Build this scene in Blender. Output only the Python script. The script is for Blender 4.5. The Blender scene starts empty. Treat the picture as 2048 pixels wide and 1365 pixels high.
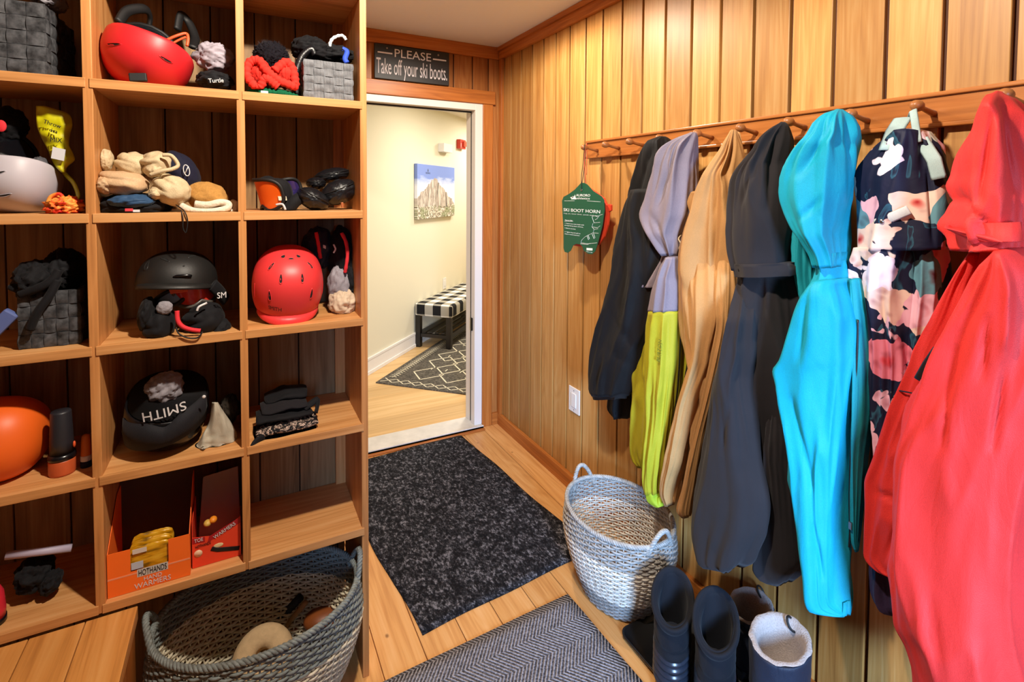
import bpy, bmesh, math, random
from mathutils import Vector, Matrix, noise
D = bpy.data
SC = bpy.context.scene
COL = SC.collection
random.seed(7)

# ------------------------------------------------------------------ camera
CAM_F, YAW, PITCH, ROLL, PPY = 1027.12, 27.893, 2.180, 0.340, 422.82
CP = Vector((-1.4727, -2.9509, 1.5041))
_y, _p, _r = (math.radians(a) for a in (YAW, PITCH, ROLL))
FW = Vector((math.sin(_y)*math.cos(_p), math.cos(_y)*math.cos(_p), -math.sin(_p)))
_rt = Vector((math.cos(_y), -math.sin(_y), 0)); _up = _rt.cross(FW)
RT = _rt*math.cos(_r) + _up*math.sin(_r)
UP = -_rt*math.sin(_r) + _up*math.cos(_r)
cd = D.cameras.new('camera'); cam = D.objects.new('camera', cd); COL.objects.link(cam)
cd.sensor_width = 36.0; cd.lens = CAM_F/2048*36; cd.shift_y = (PPY-682.5)/2048; cd.clip_start = .02
M = Matrix((RT, UP, -FW)).transposed().to_4x4(); M.translation = CP
cam.matrix_world = M
SC.camera = cam

def UN(px, py, ax, val):
    """measured photo point -> place in the room on the plane axis=val"""
    d = FW + RT*((px-1024)/CAM_F) - UP*((py-PPY)/CAM_F)
    return CP + d*((val-CP[ax])/d[ax])
def PX(P):
    d = P-CP; z = d.dot(FW)
    return (1024+CAM_F*d.dot(RT)/z, PPY-CAM_F*d.dot(UP)/z)

# ------------------------------------------------------------------ world, exposure
SC.view_settings.view_transform = 'Standard'
SC.view_settings.look = 'None'
SC.view_settings.gamma = 1.0
SC.view_settings.use_curve_mapping = False
SC.view_settings.exposure = 0.0
w = D.worlds.new('world'); SC.world = w; w.use_nodes = True
w.node_tree.nodes['Background'].inputs[0].default_value = (.55, .72, 1, 1)
w.node_tree.nodes['Background'].inputs[1].default_value = .05

# ------------------------------------------------------------------ lights
def lamp(name, kind, loc, power, color, size=.05, target=None, **kw):
    l = D.lights.new(name, kind); l.energy = power; l.color = color
    if kind == 'AREA':
        l.shape = 'RECTANGLE' if 'sy' in kw else 'DISK'; l.size = size
        if 'sy' in kw: l.size_y = kw['sy']
        if 'spread' in kw: l.spread = math.radians(kw['spread'])
    elif kind == 'SPOT':
        l.shadow_soft_size = size; l.spot_size = math.radians(kw.get('angle', 150)); l.spot_blend = kw.get('blend', .5)
    else: l.shadow_soft_size = size
    o = D.objects.new(name, l); COL.objects.link(o); o.location = loc
    if target is not None:
        o.rotation_euler = (Vector(target)-Vector(loc)).to_track_quat('-Z', 'Y').to_euler()
    return o
WARM = (1, .88, .73)
lamp('ceiling_lamp_light', 'SPOT', (-.58, -.95, 2.385), 62, WARM, .035, (-.58, -.95, 0), angle=172, blend=.3)
lamp('ceiling_lamp_light', 'SPOT', (-1.19, -2.23, 2.385), 138, WARM, .035, (-1.19, -2.23, 0), angle=172, blend=.3)
lamp('daylight', 'AREA', (-1.35, -4.40, 1.25), 26, (.36, .60, 1), .5, (-.02, -1.8, .55), sy=.9, spread=52)
lamp('hall_lamp_light', 'AREA', (.55, 1.05, 2.34), 30, (1, .95, .86), .5, (.55, 1.05, 0))
lamp('hall_lamp_light', 'AREA', (1.5, 2.3, 2.34), 30, (1, .95, .86), .5, (1.5, 2.3, 0))

# ------------------------------------------------------------------ mesh helpers
class MB:
    def __init__(s): s.v = []; s.f = []
    def add(s, vs, fs):
        n = len(s.v); s.v += [Vector(v) for v in vs]; s.f += [tuple(i+n for i in f) for f in fs]
        return s
    def box(s, x0, x1, y0, y1, z0, z1):
        return s.add([(x, y, z) for x in (x0, x1) for y in (y0, y1) for z in (z0, z1)],
                     [(0, 1, 3, 2), (4, 6, 7, 5), (0, 4, 5, 1), (2, 3, 7, 6), (0, 2, 6, 4), (1, 5, 7, 3)])
    def obox(s, c, ax, ay, az):
        """box about centre c with half vectors"""
        c, ax, ay, az = map(Vector, (c, ax, ay, az))
        return s.add([c+ax*i+ay*j+az*k for i in (-1, 1) for j in (-1, 1) for k in (-1, 1)],
                     [(0, 1, 3, 2), (4, 6, 7, 5), (0, 4, 5, 1), (2, 3, 7, 6), (0, 2, 6, 4), (1, 5, 7, 3)])
    def rings(s, R, cap0=True, cap1=True, closed=False):
        n = len(R[0]); vs = [p for r in R for p in r]; fs = []
        m = len(R)
        for i in range(m if closed else m-1):
            a = i*n; b = ((i+1) % m)*n
            for j in range(n):
                k = (j+1) % n
                fs.append((a+j, a+k, b+k, b+j))
        if not closed:
            if cap0: fs.append(tuple(reversed(range(n))))
            if cap1: fs.append(tuple(range((m-1)*n, m*n)))
        return s.add(vs, fs)
    def tube(s, pts, r, seg=8, closed=False, ry=None, up=None, cap=True):
        pts = [Vector(p) for p in pts]; m = len(pts)
        rr = r if isinstance(r, (list, tuple)) else [r]*m
        r2 = ry if isinstance(ry, (list, tuple)) else ([ry]*m if ry else rr)
        N = Vector(up) if up else None; R = []
        for i, p in enumerate(pts):
            a = pts[(i-1) % m] if (closed or i > 0) else p
            b = pts[(i+1) % m] if (closed or i < m-1) else p
            t = (b-a).normalized() if (b-a).length > 1e-9 else Vector((0, 0, 1))
            if N is None: N = t.orthogonal()
            N = (N - t*N.dot(t))
            if N.length < 1e-6: N = t.orthogonal()
            N.normalize(); B = t.cross(N)
            R.append([p + N*(rr[i]*math.cos(2*math.pi*j/seg)) + B*(r2[i]*math.sin(2*math.pi*j/seg)) for j in range(seg)])
        return s.rings(R, cap, cap, closed)
    def lathe(s, prof, c, seg=32, sx=1, sy=1, axis=None):
        c = Vector(c); Q = axis.normalized().to_track_quat('Z', 'Y') if axis else None
        R = []
        for r, z in prof:
            ring = []
            for j in range(seg):
                a = 2*math.pi*j/seg
                v = Vector((r*sx*math.cos(a), r*sy*math.sin(a), z))
                if Q: v = Q @ v
                ring.append(c+v)
            R.append(ring)
        return s.rings(R)
    def ell(s, c, rad, rot=None, nu=32, nv=20, fn=None, z0=-1, z1=1):
        """ellipsoid, latitude range z0..z1 ; fn(unit dir)->scale"""
        c = Vector(c); R = []
        t0 = math.asin(max(-.9995, z0)); t1 = math.asin(min(.9995, z1))
        for i in range(nv+1):
            t = t0+(t1-t0)*i/nv; ring = []
            for j in range(nu):
                a = 2*math.pi*j/nu
                d = Vector((math.cos(t)*math.cos(a), math.cos(t)*math.sin(a), math.sin(t)))
                k = fn(d) if fn else 1
                v = Vector((d.x*rad[0], d.y*rad[1], d.z*rad[2]))*k
                if rot: v = rot @ v
                ring.append(c+v)
            R.append(ring)
        return s.rings(R)
    def map(s, fn):
        s.v = [fn(v) for v in s.v]; return s

def finish(name, mb, mat, parent=None, smooth=True, bevel=0, origin=None):
    vs = mb.v
    if parent is not None: o0 = parent['_o']; o0 = Vector(o0)
    elif origin is not None: o0 = Vector(origin)
    else:
        n = len(vs)
        o0 = Vector(((min(v.x for v in vs)+max(v.x for v in vs))/2, (min(v.y for v in vs)+max(v.y for v in vs))/2, min(v.z for v in vs)))
    me = D.meshes.new(name); me.from_pydata([tuple(v-o0) for v in vs], [], mb.f)
    bm = bmesh.new(); bm.from_mesh(me); bmesh.ops.recalc_face_normals(bm, faces=bm.faces); bm.to_mesh(me); bm.free()
    if mat: me.materials.append(mat)
    if smooth: me.shade_smooth()
    o = D.objects.new(name, me); COL.objects.link(o)
    if parent is not None:
        o.parent = parent; o['_o'] = tuple(o0)
    else:
        o.location = o0; o['_o'] = tuple(o0)
    if bevel:
        b = o.modifiers.new('bevel', 'BEVEL'); b.width = bevel; b.segments = 2; b.limit_method = 'ANGLE'; b.harden_normals = False
    if smooth and bevel:
        me.shade_flat()
    return o
# origin bookkeeping: children keep identity transforms, so every mesh is written in room coordinates
def thing(name, loc, label, cat, group=None):
    o = D.objects.new(name, None); COL.objects.link(o); o.location = loc; o['_o'] = tuple(loc)
    o.empty_display_size = .05
    o['label'] = label; o['category'] = cat
    if group: o['group'] = group
    return o
def tag(o, label, cat, group=None, kind=None):
    o['label'] = label; o['category'] = cat
    if group: o['group'] = group
    if kind: o['kind'] = kind
    return o
def struct(name, mb, mat, parent=None, bevel=0, smooth=False):
    o = finish(name, mb, mat, parent, smooth=smooth, bevel=bevel)
    if parent is None: o['kind'] = 'structure'
    return o
def part(name, mb, mat, parent, smooth=True, bevel=0, label=None):
    o = finish(name, mb, mat, parent, smooth, bevel)
    if label: o['label'] = label
    return o

def text(name, body, height, o0, xd, yd, mat, parent, ext=.0006, width=None, align='CENTER', label=None):
    """lettering as a mesh; o0 = baseline anchor, xd reading direction, yd letter-up direction"""
    cu = D.curves.new(name, 'FONT'); cu.body = body; cu.size = 1; cu.extrude = 0; cu.align_x = align
    cu.resolution_u = 3
    t = D.objects.new(name, cu); COL.objects.link(t)
    bpy.context.view_layer.update()
    dg = bpy.context.evaluated_depsgraph_get()
    me = D.meshes.new_from_object(t.evaluated_get(dg))
    D.objects.remove(t); D.curves.remove(cu)
    xs = [v.co.x for v in me.vertices]; ww = max(xs)-min(xs)
    sy = height/.7; sx = sy if width is None else width/ww
    xd = Vector(xd).normalized(); yd = Vector(yd).normalized(); nd = xd.cross(yd)
    o0 = Vector(o0); po = Vector(parent['_o'])
    bm = bmesh.new(); bm.from_mesh(me)
    for v in bm.verts: v.co = o0 + xd*(v.co.x*sx) + yd*(v.co.y*sy) + nd*ext - po
    g = bmesh.ops.extrude_face_region(bm, geom=list(bm.faces))
    for e in g['geom']:
        if isinstance(e, bmesh.types.BMVert): e.co += nd*ext
    bmesh.ops.recalc_face_normals(bm, faces=bm.faces)
    bm.to_mesh(me); bm.free()
    me.materials.clear(); me.materials.append(mat); me.name = name
    o = D.objects.new(name, me); COL.objects.link(o); o.parent = parent; o['_o'] = tuple(po)
    if label: o['label'] = label
    return o

# ------------------------------------------------------------------ materials
def lin(h):
    c = [int(h[i:i+2], 16)/255 for i in (0, 2, 4)]
    return tuple((x/12.92 if x <= .04045 else ((x+.055)/1.055)**2.4) for x in c)+(1,)
class NT:
    def __init__(s, name):
        s.m = D.materials.new(name); s.m.use_nodes = True; s.t = s.m.node_tree; s.n = s.t.nodes; s.l = s.t.links
        s.b = s.n['Principled BSDF']
    def node(s, typ, **kw):
        x = s.n.new(typ)
        for k, v in kw.items():
            if k.startswith('i_'):
                x.inputs[k[2:]].default_value = v
            else: setattr(x, k, v)
        return x
    def link(s, a, b): s.l.new(a, b); return s
    def pos(s, obj=False):
        if obj: return s.node('ShaderNodeTexCoord').outputs['Object']
        return s.node('ShaderNodeNewGeometry').outputs['Position']
    def mapping(s, vec, scale=(1, 1, 1), rot=(0, 0, 0), loc=(0, 0, 0)):
        m = s.node('ShaderNodeMapping'); m.inputs['Scale'].default_value = scale; m.inputs['Rotation'].default_value = rot; m.inputs['Location'].default_value = loc
        s.link(vec, m.inputs['Vector']); return m.outputs[0]
    def noise(s, vec, scale=5, detail=4, rough=.55, dist=0):
        x = s.node('ShaderNodeTexNoise'); x.inputs['Scale'].default_value = scale; x.inputs['Detail'].default_value = detail
        x.inputs['Roughness'].default_value = rough; x.inputs['Distortion'].default_value = dist
        s.link(vec, x.inputs['Vector']); return x.outputs['Fac']
    def ramp(s, fac, stops, interp='LINEAR'):
        r = s.node('ShaderNodeValToRGB'); e = r.color_ramp.elements; r.color_ramp.interpolation = interp
        while len(e) < len(stops): e.new(.5)
        for i, (p, c) in enumerate(stops): e[i].position = p; e[i].color = c if len(c) == 4 else tuple(c)+(1,)
        s.link(fac, r.inputs[0]); return r.outputs[0]
    def math(s, op, a, b=None, c=None):
        m = s.node('ShaderNodeMath', operation=op)
        for i, x in enumerate((a, b, c)):
            if x is None: continue
            if isinstance(x, (int, float)): m.inputs[i].default_value = x
            else: s.link(x, m.inputs[i])
        return m.outputs[0]
    def mix(s, fac, a, b, mode='MIX'):
        m = s.node('ShaderNodeMix', data_type='RGBA', blend_type=mode)
        for i, x in ((0, fac), (6, a), (7, b)):
            if isinstance(x, (int, float)): m.inputs[i].default_value = x
            elif isinstance(x, tuple): m.inputs[i].default_value = x
            else: s.link(x, m.inputs[i])
        return m.outputs[2]
    def sep(s, vec):
        x = s.node('ShaderNodeSeparateXYZ'); s.link(vec, x.inputs[0]); return x.outputs
    def comb(s, x=0, y=0, z=0):
        c = s.node('ShaderNodeCombineXYZ')
        for i, v in enumerate((x, y, z)):
            if isinstance(v, (int, float)): c.inputs[i].default_value = v
            else: s.link(v, c.inputs[i])
        return c.outputs[0]
    def bump(s, h, strength=.3, dist=.002):
        b = s.node('ShaderNodeBump'); b.inputs['Strength'].default_value = strength; b.inputs['Distance'].default_value = dist
        s.link(h, b.inputs['Height']); s.link(b.outputs[0], s.b.inputs['Normal']); return s
    def out(s, col=None, rough=.5, spec=.5, **kw):
        if col is not None:
            if isinstance(col, tuple): s.b.inputs['Base Color'].default_value = col
            else: s.link(col, s.b.inputs['Base Color'])
        if isinstance(rough, (int, float)): s.b.inputs['Roughness'].default_value = rough
        else: s.link(rough, s.b.inputs['Roughness'])
        s.b.inputs['Specular IOR Level'].default_value = spec
        for k, v in kw.items(): s.b.inputs[k.replace('_', ' ')].default_value = v
        return s.m

def wood(name, dark, mid, light, axis='Z', board=None, rough=.42, grain=1, spots=False, var=.35, bump=.15):
    """board = (axis index, pitch, offset) gives each board its own tint and grain"""
    t = NT(name); p = t.pos()
    i = 'XYZ'.index(axis)
    v = p; rnd = None
    if board:
        ai, pitch, off = board
        c = t.sep(p)[ai]
        idx = t.math('FLOOR', t.math('DIVIDE', t.math('SUBTRACT', c, off), pitch))
        wn = t.node('ShaderNodeTexWhiteNoise', noise_dimensions='1D'); t.link(idx, wn.inputs['W'])
        rnd = wn.outputs['Value']
        sh = t.comb(t.math('MULTIPLY', rnd, 17.0), t.math('MULTIPLY', rnd, 9.0), t.math('MULTIPLY', rnd, 31.0))
        a = t.node('ShaderNodeVectorMath', operation='ADD'); t.link(p, a.inputs[0]); t.link(sh, a.inputs[1]); v = a.outputs[0]
    sc = [26*grain]*3; sc[i] = 1.1*grain
    n1 = t.noise(t.mapping(v, tuple(sc)), 1, 5, .6, .6)
    sc2 = [140*grain]*3; sc2[i] = 3.5*grain
    n2 = t.noise(t.mapping(v, tuple(sc2)), 1, 3, .6)
    sc3 = [7*grain]*3; sc3[i] = .45*grain
    n3 = t.noise(t.mapping(v, tuple(sc3)), 1, 3, .5, 1.5)
    rings = t.math('ABSOLUTE', t.math('SUBTRACT', t.math('FRACT', t.math('MULTIPLY', n3, 9.0)), .5))
    f = t.math('ADD', t.math('MULTIPLY', n1, .55), t.math('ADD', t.math('MULTIPLY', n2, .3), t.math('MULTIPLY', rings, .22)))
    col = t.ramp(f, [(.22, dark), (.48, mid), (.80, light)])
    if rnd is not None:
        k = t.ramp(rnd, [(0, (1-var, 1-var*1.1, 1-var*1.3, 1)), (.5, (1, 1, 1, 1)), (1, (1+var*.35, 1+var*.32, 1+var*.2, 1))])
        col = t.mix(1.0, col, k, 'MULTIPLY')
    if spots:
        vo = t.node('ShaderNodeTexVoronoi', feature='F1'); vo.inputs['Scale'].default_value = 9
        t.link(t.mapping(p, (1, .7, 1)), vo.inputs['Vector'])
        kf = t.ramp(vo.outputs['Distance'], [(.03, (1, 1, 1, 1)), (.075, (0, 0, 0, 1))])
        col = t.mix(t.math('MULTIPLY', kf, .75), col, (dark[0]*.35, dark[1]*.3, dark[2]*.3, 1))
    t.bump(f, bump, .002)
    return t.out(col, rough, .35)

def plain(name, h, rough=.5, spec=.5, metal=0, nz=0, ns=20, bump=0, bs=60, **kw):
    t = NT(name); c = lin(h)
    if nz:
        f = t.noise(t.pos(True), ns, 4)
        col = t.ramp(f, [(.3, tuple(x*(1-nz) for x in c[:3])+(1,)), (.7, tuple(min(1, x*(1+nz*.6)) for x in c[:3])+(1,))])
    else: col = c
    if bump: t.bump(t.noise(t.pos(True), bs, 3), bump, .002)
    return t.out(col, rough, spec, Metallic=metal, **kw)

def fabric(name, h, rough=.8, weave=900, nz=.12, sheen=.2, bump=.25, crease=.5, spec=.25):
    t = NT(name); c = lin(h); p = t.pos(True)
    f = t.noise(p, 9, 4)
    fine = t.noise(p, weave, 2)
    col = t.ramp(f, [(.3, tuple(x*(1-nz) for x in c[:3])+(1,)), (.7, tuple(min(1, x*(1+nz)) for x in c[:3])+(1,))])
    col = t.mix(.25, col, t.ramp(fine, [(.3, tuple(x*.6 for x in c[:3])+(1,)), (.7, tuple(min(1, x*1.4) for x in c[:3])+(1,))]))
    # soft creases of worn cloth
    cr = t.noise(t.mapping(p, (1, 1, .30), (0.15, .1, 0)), 17, 3, .45, .8)
    rid = t.math('ABSOLUTE', t.math('SUBTRACT', cr, .5))
    h_ = t.math('ADD', t.math('MULTIPLY', rid, crease*3.5), t.math('MULTIPLY', fine, bump))
    t.bump(h_, .35, .006)
    m = t.out(col, rough, spec)
    t.b.inputs['Sheen Weight'].default_value = sheen*.15
    return m

W_CEDAR = wood('cedar_wall_boards', lin('93602e'), lin('bd8a4b'), lin('d4b076'), 'Z', (1, .1288, -.0215), .45, var=.30)
W_GROOVE = wood('dark_groove_shade_wood', lin('2c1508'), lin('4a2610'), lin('5a3218'), 'Z', None, .7)  # dark stain, deepened to carry the shade inside the grooves
W_DARKW = wood('dark_unseen_wall_boards', lin('3a2212'), lin('5a3820'), lin('6e4a2c'), 'Z', None, .6)  # unseen walls; dark stain invented to lower the bounced light
W_CEDAR2 = wood('cedar_back_boards', lin('7d431d'), lin('b07038'), lin('cf9a60'), 'Z', (0, .118, -.085), .45, var=.30)
W_TRIMY = wood('cedar_trim_lengthwise', lin('7e421a'), lin('b0682c'), lin('cc8a48'), 'Y', None, .4)
W_TRIMX = wood('cedar_trim_crosswise', lin('7e421a'), lin('b0682c'), lin('cc8a48'), 'X', None, .4)
W_TRIMZ = wood('cedar_trim_upright', lin('7e421a'), lin('b0682c'), lin('cc8a48'), 'Z', None, .4)
W_RAIL = wood('peg_rail_wood', lin('74401c'), lin('a5642f'), lin('bf8048'), 'Y', None, .3)
W_PEG = plain('peg_wood', 'a06434', .4, nz=.2, ns=40)
W_SHELFX = wood('shelf_wood_lengthwise', lin('98602f'), lin('cd9258'), lin('e2b27c'), 'X', None, .45, bump=.1)
W_SHELFZ = wood('shelf_wood_upright', lin('8a5226'), lin('c88a50'), lin('e0ac74'), 'Z', None, .45, bump=.1)
W_OLD = wood('weathered_back_boards', lin('5e4426'), lin('a5835a'), lin('cdb084'), 'Z', (0, .1235, -1.183), .55, var=.35, bump=.3)
W_FLOOR = wood('pine_floor_boards', lin('b0713a'), lin('dba363'), lin('ecc08a'), 'Y', (0, .138, -.132), .38, spots=True, var=.18)
W_BENCH = wood('bench_wood', lin('a0622c'), lin('d8954e'), lin('eab06c'), 'Y', (0, .105, -1.715), .4, spots=True, var=.15)
W_OAK = wood('hall_oak_floor', lin('b58a52'), lin('d9b27a'), lin('e9cb9a'), 'X', (1, .19, .02), .4, .5, var=.12, bump=.05)
M_WHITE = plain('white_paint', 'e8e4de', .45)
M_CEIL = plain('ceiling_paint_cool_light', 'e6ecff', .9, .2, bump=.15, bs=400)  # blue tint stands in for cool daylight bounced onto the ceiling
M_HALLW = plain('hall_wall_paint', 'e2d9bf', .8, .2, bump=.1, bs=500)
M_HALLC = plain('hall_ceiling_paint', 'ece6d8', .9, .2)
M_BLACK = plain('matte_black', '0d0d0f', .6)
M_GLOSSB = plain('glossy_black', '0b0c10', .22, .5)
M_METAL = plain('metal', '9a9a9c', .3, metal=1)
M_PLAST = plain('white_plastic', 'e6e2dc', .35)
# ================================================================== ROOM SHELL
YS = -1.3912; XL = -2.95; YR = -4.35; H = 2.41; YP = -1.095
# floor: pine boards with real seams
mb = MB(); x = .006 ; xs = [0.02, -.132]
while xs[-1] > XL-.05: xs.append(xs[-1]-.138)
for a, b in zip(xs, xs[1:]): mb.box(b+.0016, a-.0016, YR-.05, .0, -.03, 0)
mb.box(XL, .02, YR, 0, -.05, -.012)
struct('floor', mb, W_FLOOR)
# right wall boards
gy = [-.056, -.15, -.278, -.404, -.527, -.650, -.780, -.915, -1.045, -1.180, -1.311, -1.439, -1.571, -1.701, -1.831, -1.958, -2.086, -2.218, -2.343, -2.468]
while gy[-1] > YR: gy.append(gy[-1]-.1288)
mb = MB(); ys_ = [0]+gy
for a, b in zip(ys_, ys_[1:]):
    g = .0055
    mb.box(0, .018, b+g, a-g, 0, H)
o = struct('wall_right', mb, W_CEDAR, bevel=.002)
part('groove_backing', MB().box(.0145, .06, YR, .12, 0, H), W_GROOVE, o, False)
# back wall with the doorway
mb = MB(); gx = [-.002, -.084, -.193, -.318, -.432, -.544, -.665, -.780, -.898, -1.016, -1.156]
for a, b in zip(gx, gx[1:]):
    g = .004; z0 = 2.05
    if b >= -.086: mb.box(b+g, a-g, 0, .016, 0, H); continue
    if a > -.135 >= b: mb.box(-.127, a-g, 0, .016, 0, 2.05)
    if b < -1.03: z0 = 0
    mb.box(b+g, a-g, 0, .016, z0, H)
o = struct('wall_back', mb, W_CEDAR2, bevel=.0015)
part('groove_backing', MB().box(-.127, .0145, .013, .12, 0, H).box(-1.156, -.127, .013, .12, 2.05, H).box(-1.3, -1.03, .013, .12, 0, H), W_GROOVE, o, False)
# partition behind the cubbies, its end runs back to the doorway wall
mb = MB(); x = -1.183; px_ = [-1.1565, -1.183]
while px_[-1] > XL: px_.append(px_[-1]-.1215)
for a, b in zip(px_, px_[1:]): mb.box(b+.002, a-.002, YP, YP+.015, 0, H)
o = struct('wall_partition', mb, W_OLD, bevel=.001)
part('groove_backing', MB().box(XL, -1.1562, YP+.013, YP+.06, 0, H), W_GROOVE, o, False)
mb = MB()
for k in range(9): mb.box(-1.18, -1.158, YP+.062+k*.1155, YP+.062+k*.1155+.111, 0, H)
struct('wall_passage', mb, W_CEDAR)
# walls beside and behind the viewer
mb = MB()
y = YP+.06
while y > YR: mb.box(XL-.02, XL, y-.124, y, 0, H); y -= .1288
struct('wall_left', mb, W_DARKW)
mb = MB()  # rear wall with a tall glazed opening
mb.box(XL, -2.4, YR-.1, YR, 0, H); mb.box(-1.1, .06, YR-.1, YR, 0, H); mb.box(-2.4, -1.1, YR-.1, YR, 2.05, H); mb.box(-2.4, -1.1, YR-.1, YR, 0, .25)
struct('wall_rear', mb, W_DARKW)
mb = MB()
for a, b, c_, d in ((-2.42, -2.35, .23, 2.07), (-1.15, -1.08, .23, 2.07)): mb.box(a, b, YR-.06, YR+.02, c_, d)
mb.box(-2.35, -1.15, YR-.06, YR+.02, 2.0, 2.07); mb.box(-2.35, -1.15, YR-.06, YR+.02, .23, .30)
wf = struct('window_1', mb, M_WHITE)
mb = MB().box(XL-.02, .06, YR-.1, .12, H, H+.05)
struct('ceiling', mb, M_CEIL)
# crown
mb = MB(); mb.box(-.024, 0, YR, 0, H-.075, H-.024); mb.box(-.036, 0, YR, 0, H-.026, H)
struct('trim_1', mb, W_TRIMY, bevel=.003)
mb = MB(); mb.box(-1.157, -.0245, -.024, 0, H-.075, H); 
struct('trim_2', mb, W_TRIMX, bevel=.003)
mb = MB().box(-.021, 0, YR, -.021, 0, .075)
struct('baseboard_right', mb, W_TRIMY, bevel=.003)
mb = MB().box(-.058, -.001, -.021, 0, 0, .075)
struct('baseboard_back', mb, W_TRIMX, bevel=.003)
mb = MB().box(-.021, 0, -.056, -.0215, .075, H-.076)
struct('trim_3', mb, W_TRIMZ, bevel=.002)

# doorway: wooden casing, white frame, sill
mb = MB().box(-.127, -.059, -.02, 0, 0, 2.049)
d = struct('door_1', mb, W_TRIMZ, bevel=.003)
mb = MB().box(-1.12, -.045, -.024, 0, 2.05, 2.132); part('lintel_board', mb, W_TRIMX, d, False, .003)
mb = MB()
mb.box(-.178, -.127, -.012, .13, .02, 2.05); mb.box(-1.05, -.178, -.012, .13, 2.008, 2.05); mb.box(-1.08, -1.03, -.012, .13, .02, 2.05)
part('frame', mb, M_WHITE, d, False, .002, 'white metal door frame')
mb = MB().box(-.181, -.178, .045, .052, .03, 2.008).box(-1.03, -.178, .045, .06, 2.0, 2.008)
part('weatherstrip', mb, M_BLACK, d, False)
mb = MB().box(-.187, -.178, .02, .04, .62, .70)
part('strike_plate', mb, plain('bronze', '2a241e', .4, metal=1), d, False)
mb = MB().box(-1.05, -.1275, -.045, .13, .0, .020).box(-1.05, -.1275, -.045, -.032, .0, .024)
part('sill', mb, plain('worn_white_metal', 'd8d4cc', .4, nz=.12, ns=14), d, False, .002, 'white metal threshold')
mb = MB().box(-1.08, -.1275, -.068, -.0455, 0, .010)
part('sill_strip', mb, W_TRIMX, d, False, .002)

# ------------------------------------------------------------------ hall beyond
P0 = Vector((-.554, 1.281, 0)); U = Vector((1, 1, 0)).normalized(); N = Vector((1, -1, 0)).normalized()
def HU(u, n, z): return P0+U*u+N*n+Vector((0, 0, z))
mb = MB().box(-1.9, 2.6, .131, 4.4, -.03, 0)
struct('floor_hall', mb, W_OAK)
mb = MB().box(-1.9, 2.6, .12, 4.4, 2.365, 2.4)
struct('ceiling_hall', mb, M_HALLC)
def hbox(mb, u0, u1, n0, n1, z0, z1):
    return mb.add([HU(u, n, z) for u in (u0, u1) for n in (n0, n1) for z in (z0, z1)],
                  [(0, 1, 3, 2), (4, 6, 7, 5), (0, 4, 5, 1), (2, 3, 7, 6), (0, 2, 6, 4), (1, 5, 7, 3)])
struct('wall_hall', hbox(MB(), -1.6, 4.2, -.08, 0, 0, 2.365), M_HALLW)
struct('wall_hall_side', MB().box(2.4, 2.48, .12, 4.4, 0, 2.365).box(.06, 2.4, .12, .14, 0, 2.365), M_HALLW)
mb = hbox(MB(), -1.55, 4.0, 0, .014, 0, .13); hbox(mb, -1.55, 4.0, 0, .022, 0, .03); hbox(mb, -1.55, 4.0, 0, .018, .118, .14)
struct('baseboard_hall', mb, M_WHITE, bevel=.003)

# canvas print of a mountain on the hall wall
t = NT('mountain_print'); p = t.pos(True)
sx_, sy_, sz_ = t.sep(p)
uu = t.math('MULTIPLY', t.math('ADD', sx_, sy_), .7071)
sepn = t.comb(uu, 0, sz_)
hgt = t.math('ADD', t.math('MULTIPLY', t.math('ABSOLUTE', t.math('ADD', uu, .07)), -.55), t.math('MULTIPLY', t.noise(sepn, 9, 5), .16))
hgt = t.math('ADD', hgt, .33)
rock = t.noise(t.mapping(sepn, (26, 1, 5), (0, .5, 0)), 1, 7, .75, 1.2)
rockc = t.ramp(rock, [(.36, lin('4d4a48')), (.48, lin('b0a092')), (.6, lin('e2d8cc'))])
speck = t.noise(sepn, 42, 3, .7)
low = t.ramp(speck, [(.40, lin('5b5348')), (.5, lin('b9aa92')), (.6, lin('efe8da'))])
greenm = t.ramp(t.noise(sepn, 8, 2), [(.5, (0, 0, 0, 1)), (.58, (1, 1, 1, 1))])
low = t.mix(t.math('MULTIPLY', greenm, .5), low, lin('6d8248'))
lf = t.math('LESS_THAN', sz_, t.math('ADD', t.math('MULTIPLY', t.noise(sepn, 12, 3), .15), .05))
land = t.mix(lf, rockc, low)
sky = t.ramp(t.math('ADD', t.math('MULTIPLY', sz_, 2.0), t.math('MULTIPLY', t.noise(t.mapping(sepn, (3, 1, 9)), 2, 4), .35)), [(.75, lin('e8eaf2')), (.95, lin('aab8e0')), (1.15, lin('7d92d2'))])
ab = t.math('GREATER_THAN', sz_, hgt)
m_print = t.out(t.mix(ab, land, sky), .6, .2)
cv = finish('canvas_print', hbox(MB(), .775, 1.66, .004, .038, 1.232, 1.768), m_print, smooth=False, bevel=.003)
cv['_o'] = tuple(cv.location)
tag(cv, 'canvas print of a grey mountain under blue sky on the hall wall above the bench', 'picture')
M_INK = plain('ink_blue', '3c4660', .6)
text('print_lettering', 'SKIING', .018, HU(1.00, .0385, 1.676), U, (0, 0, 1), M_INK, cv, .0003, .10)
mb = MB().add([HU(1.0+a, .039, 1.700+b) for a, b in ((-.012, 0), (.012, 0), (.004, .03), (0, .018), (-.004, .03))], [(0, 1, 2, 3, 4)])
part('print_emblem', mb, M_INK, cv, False)

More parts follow.
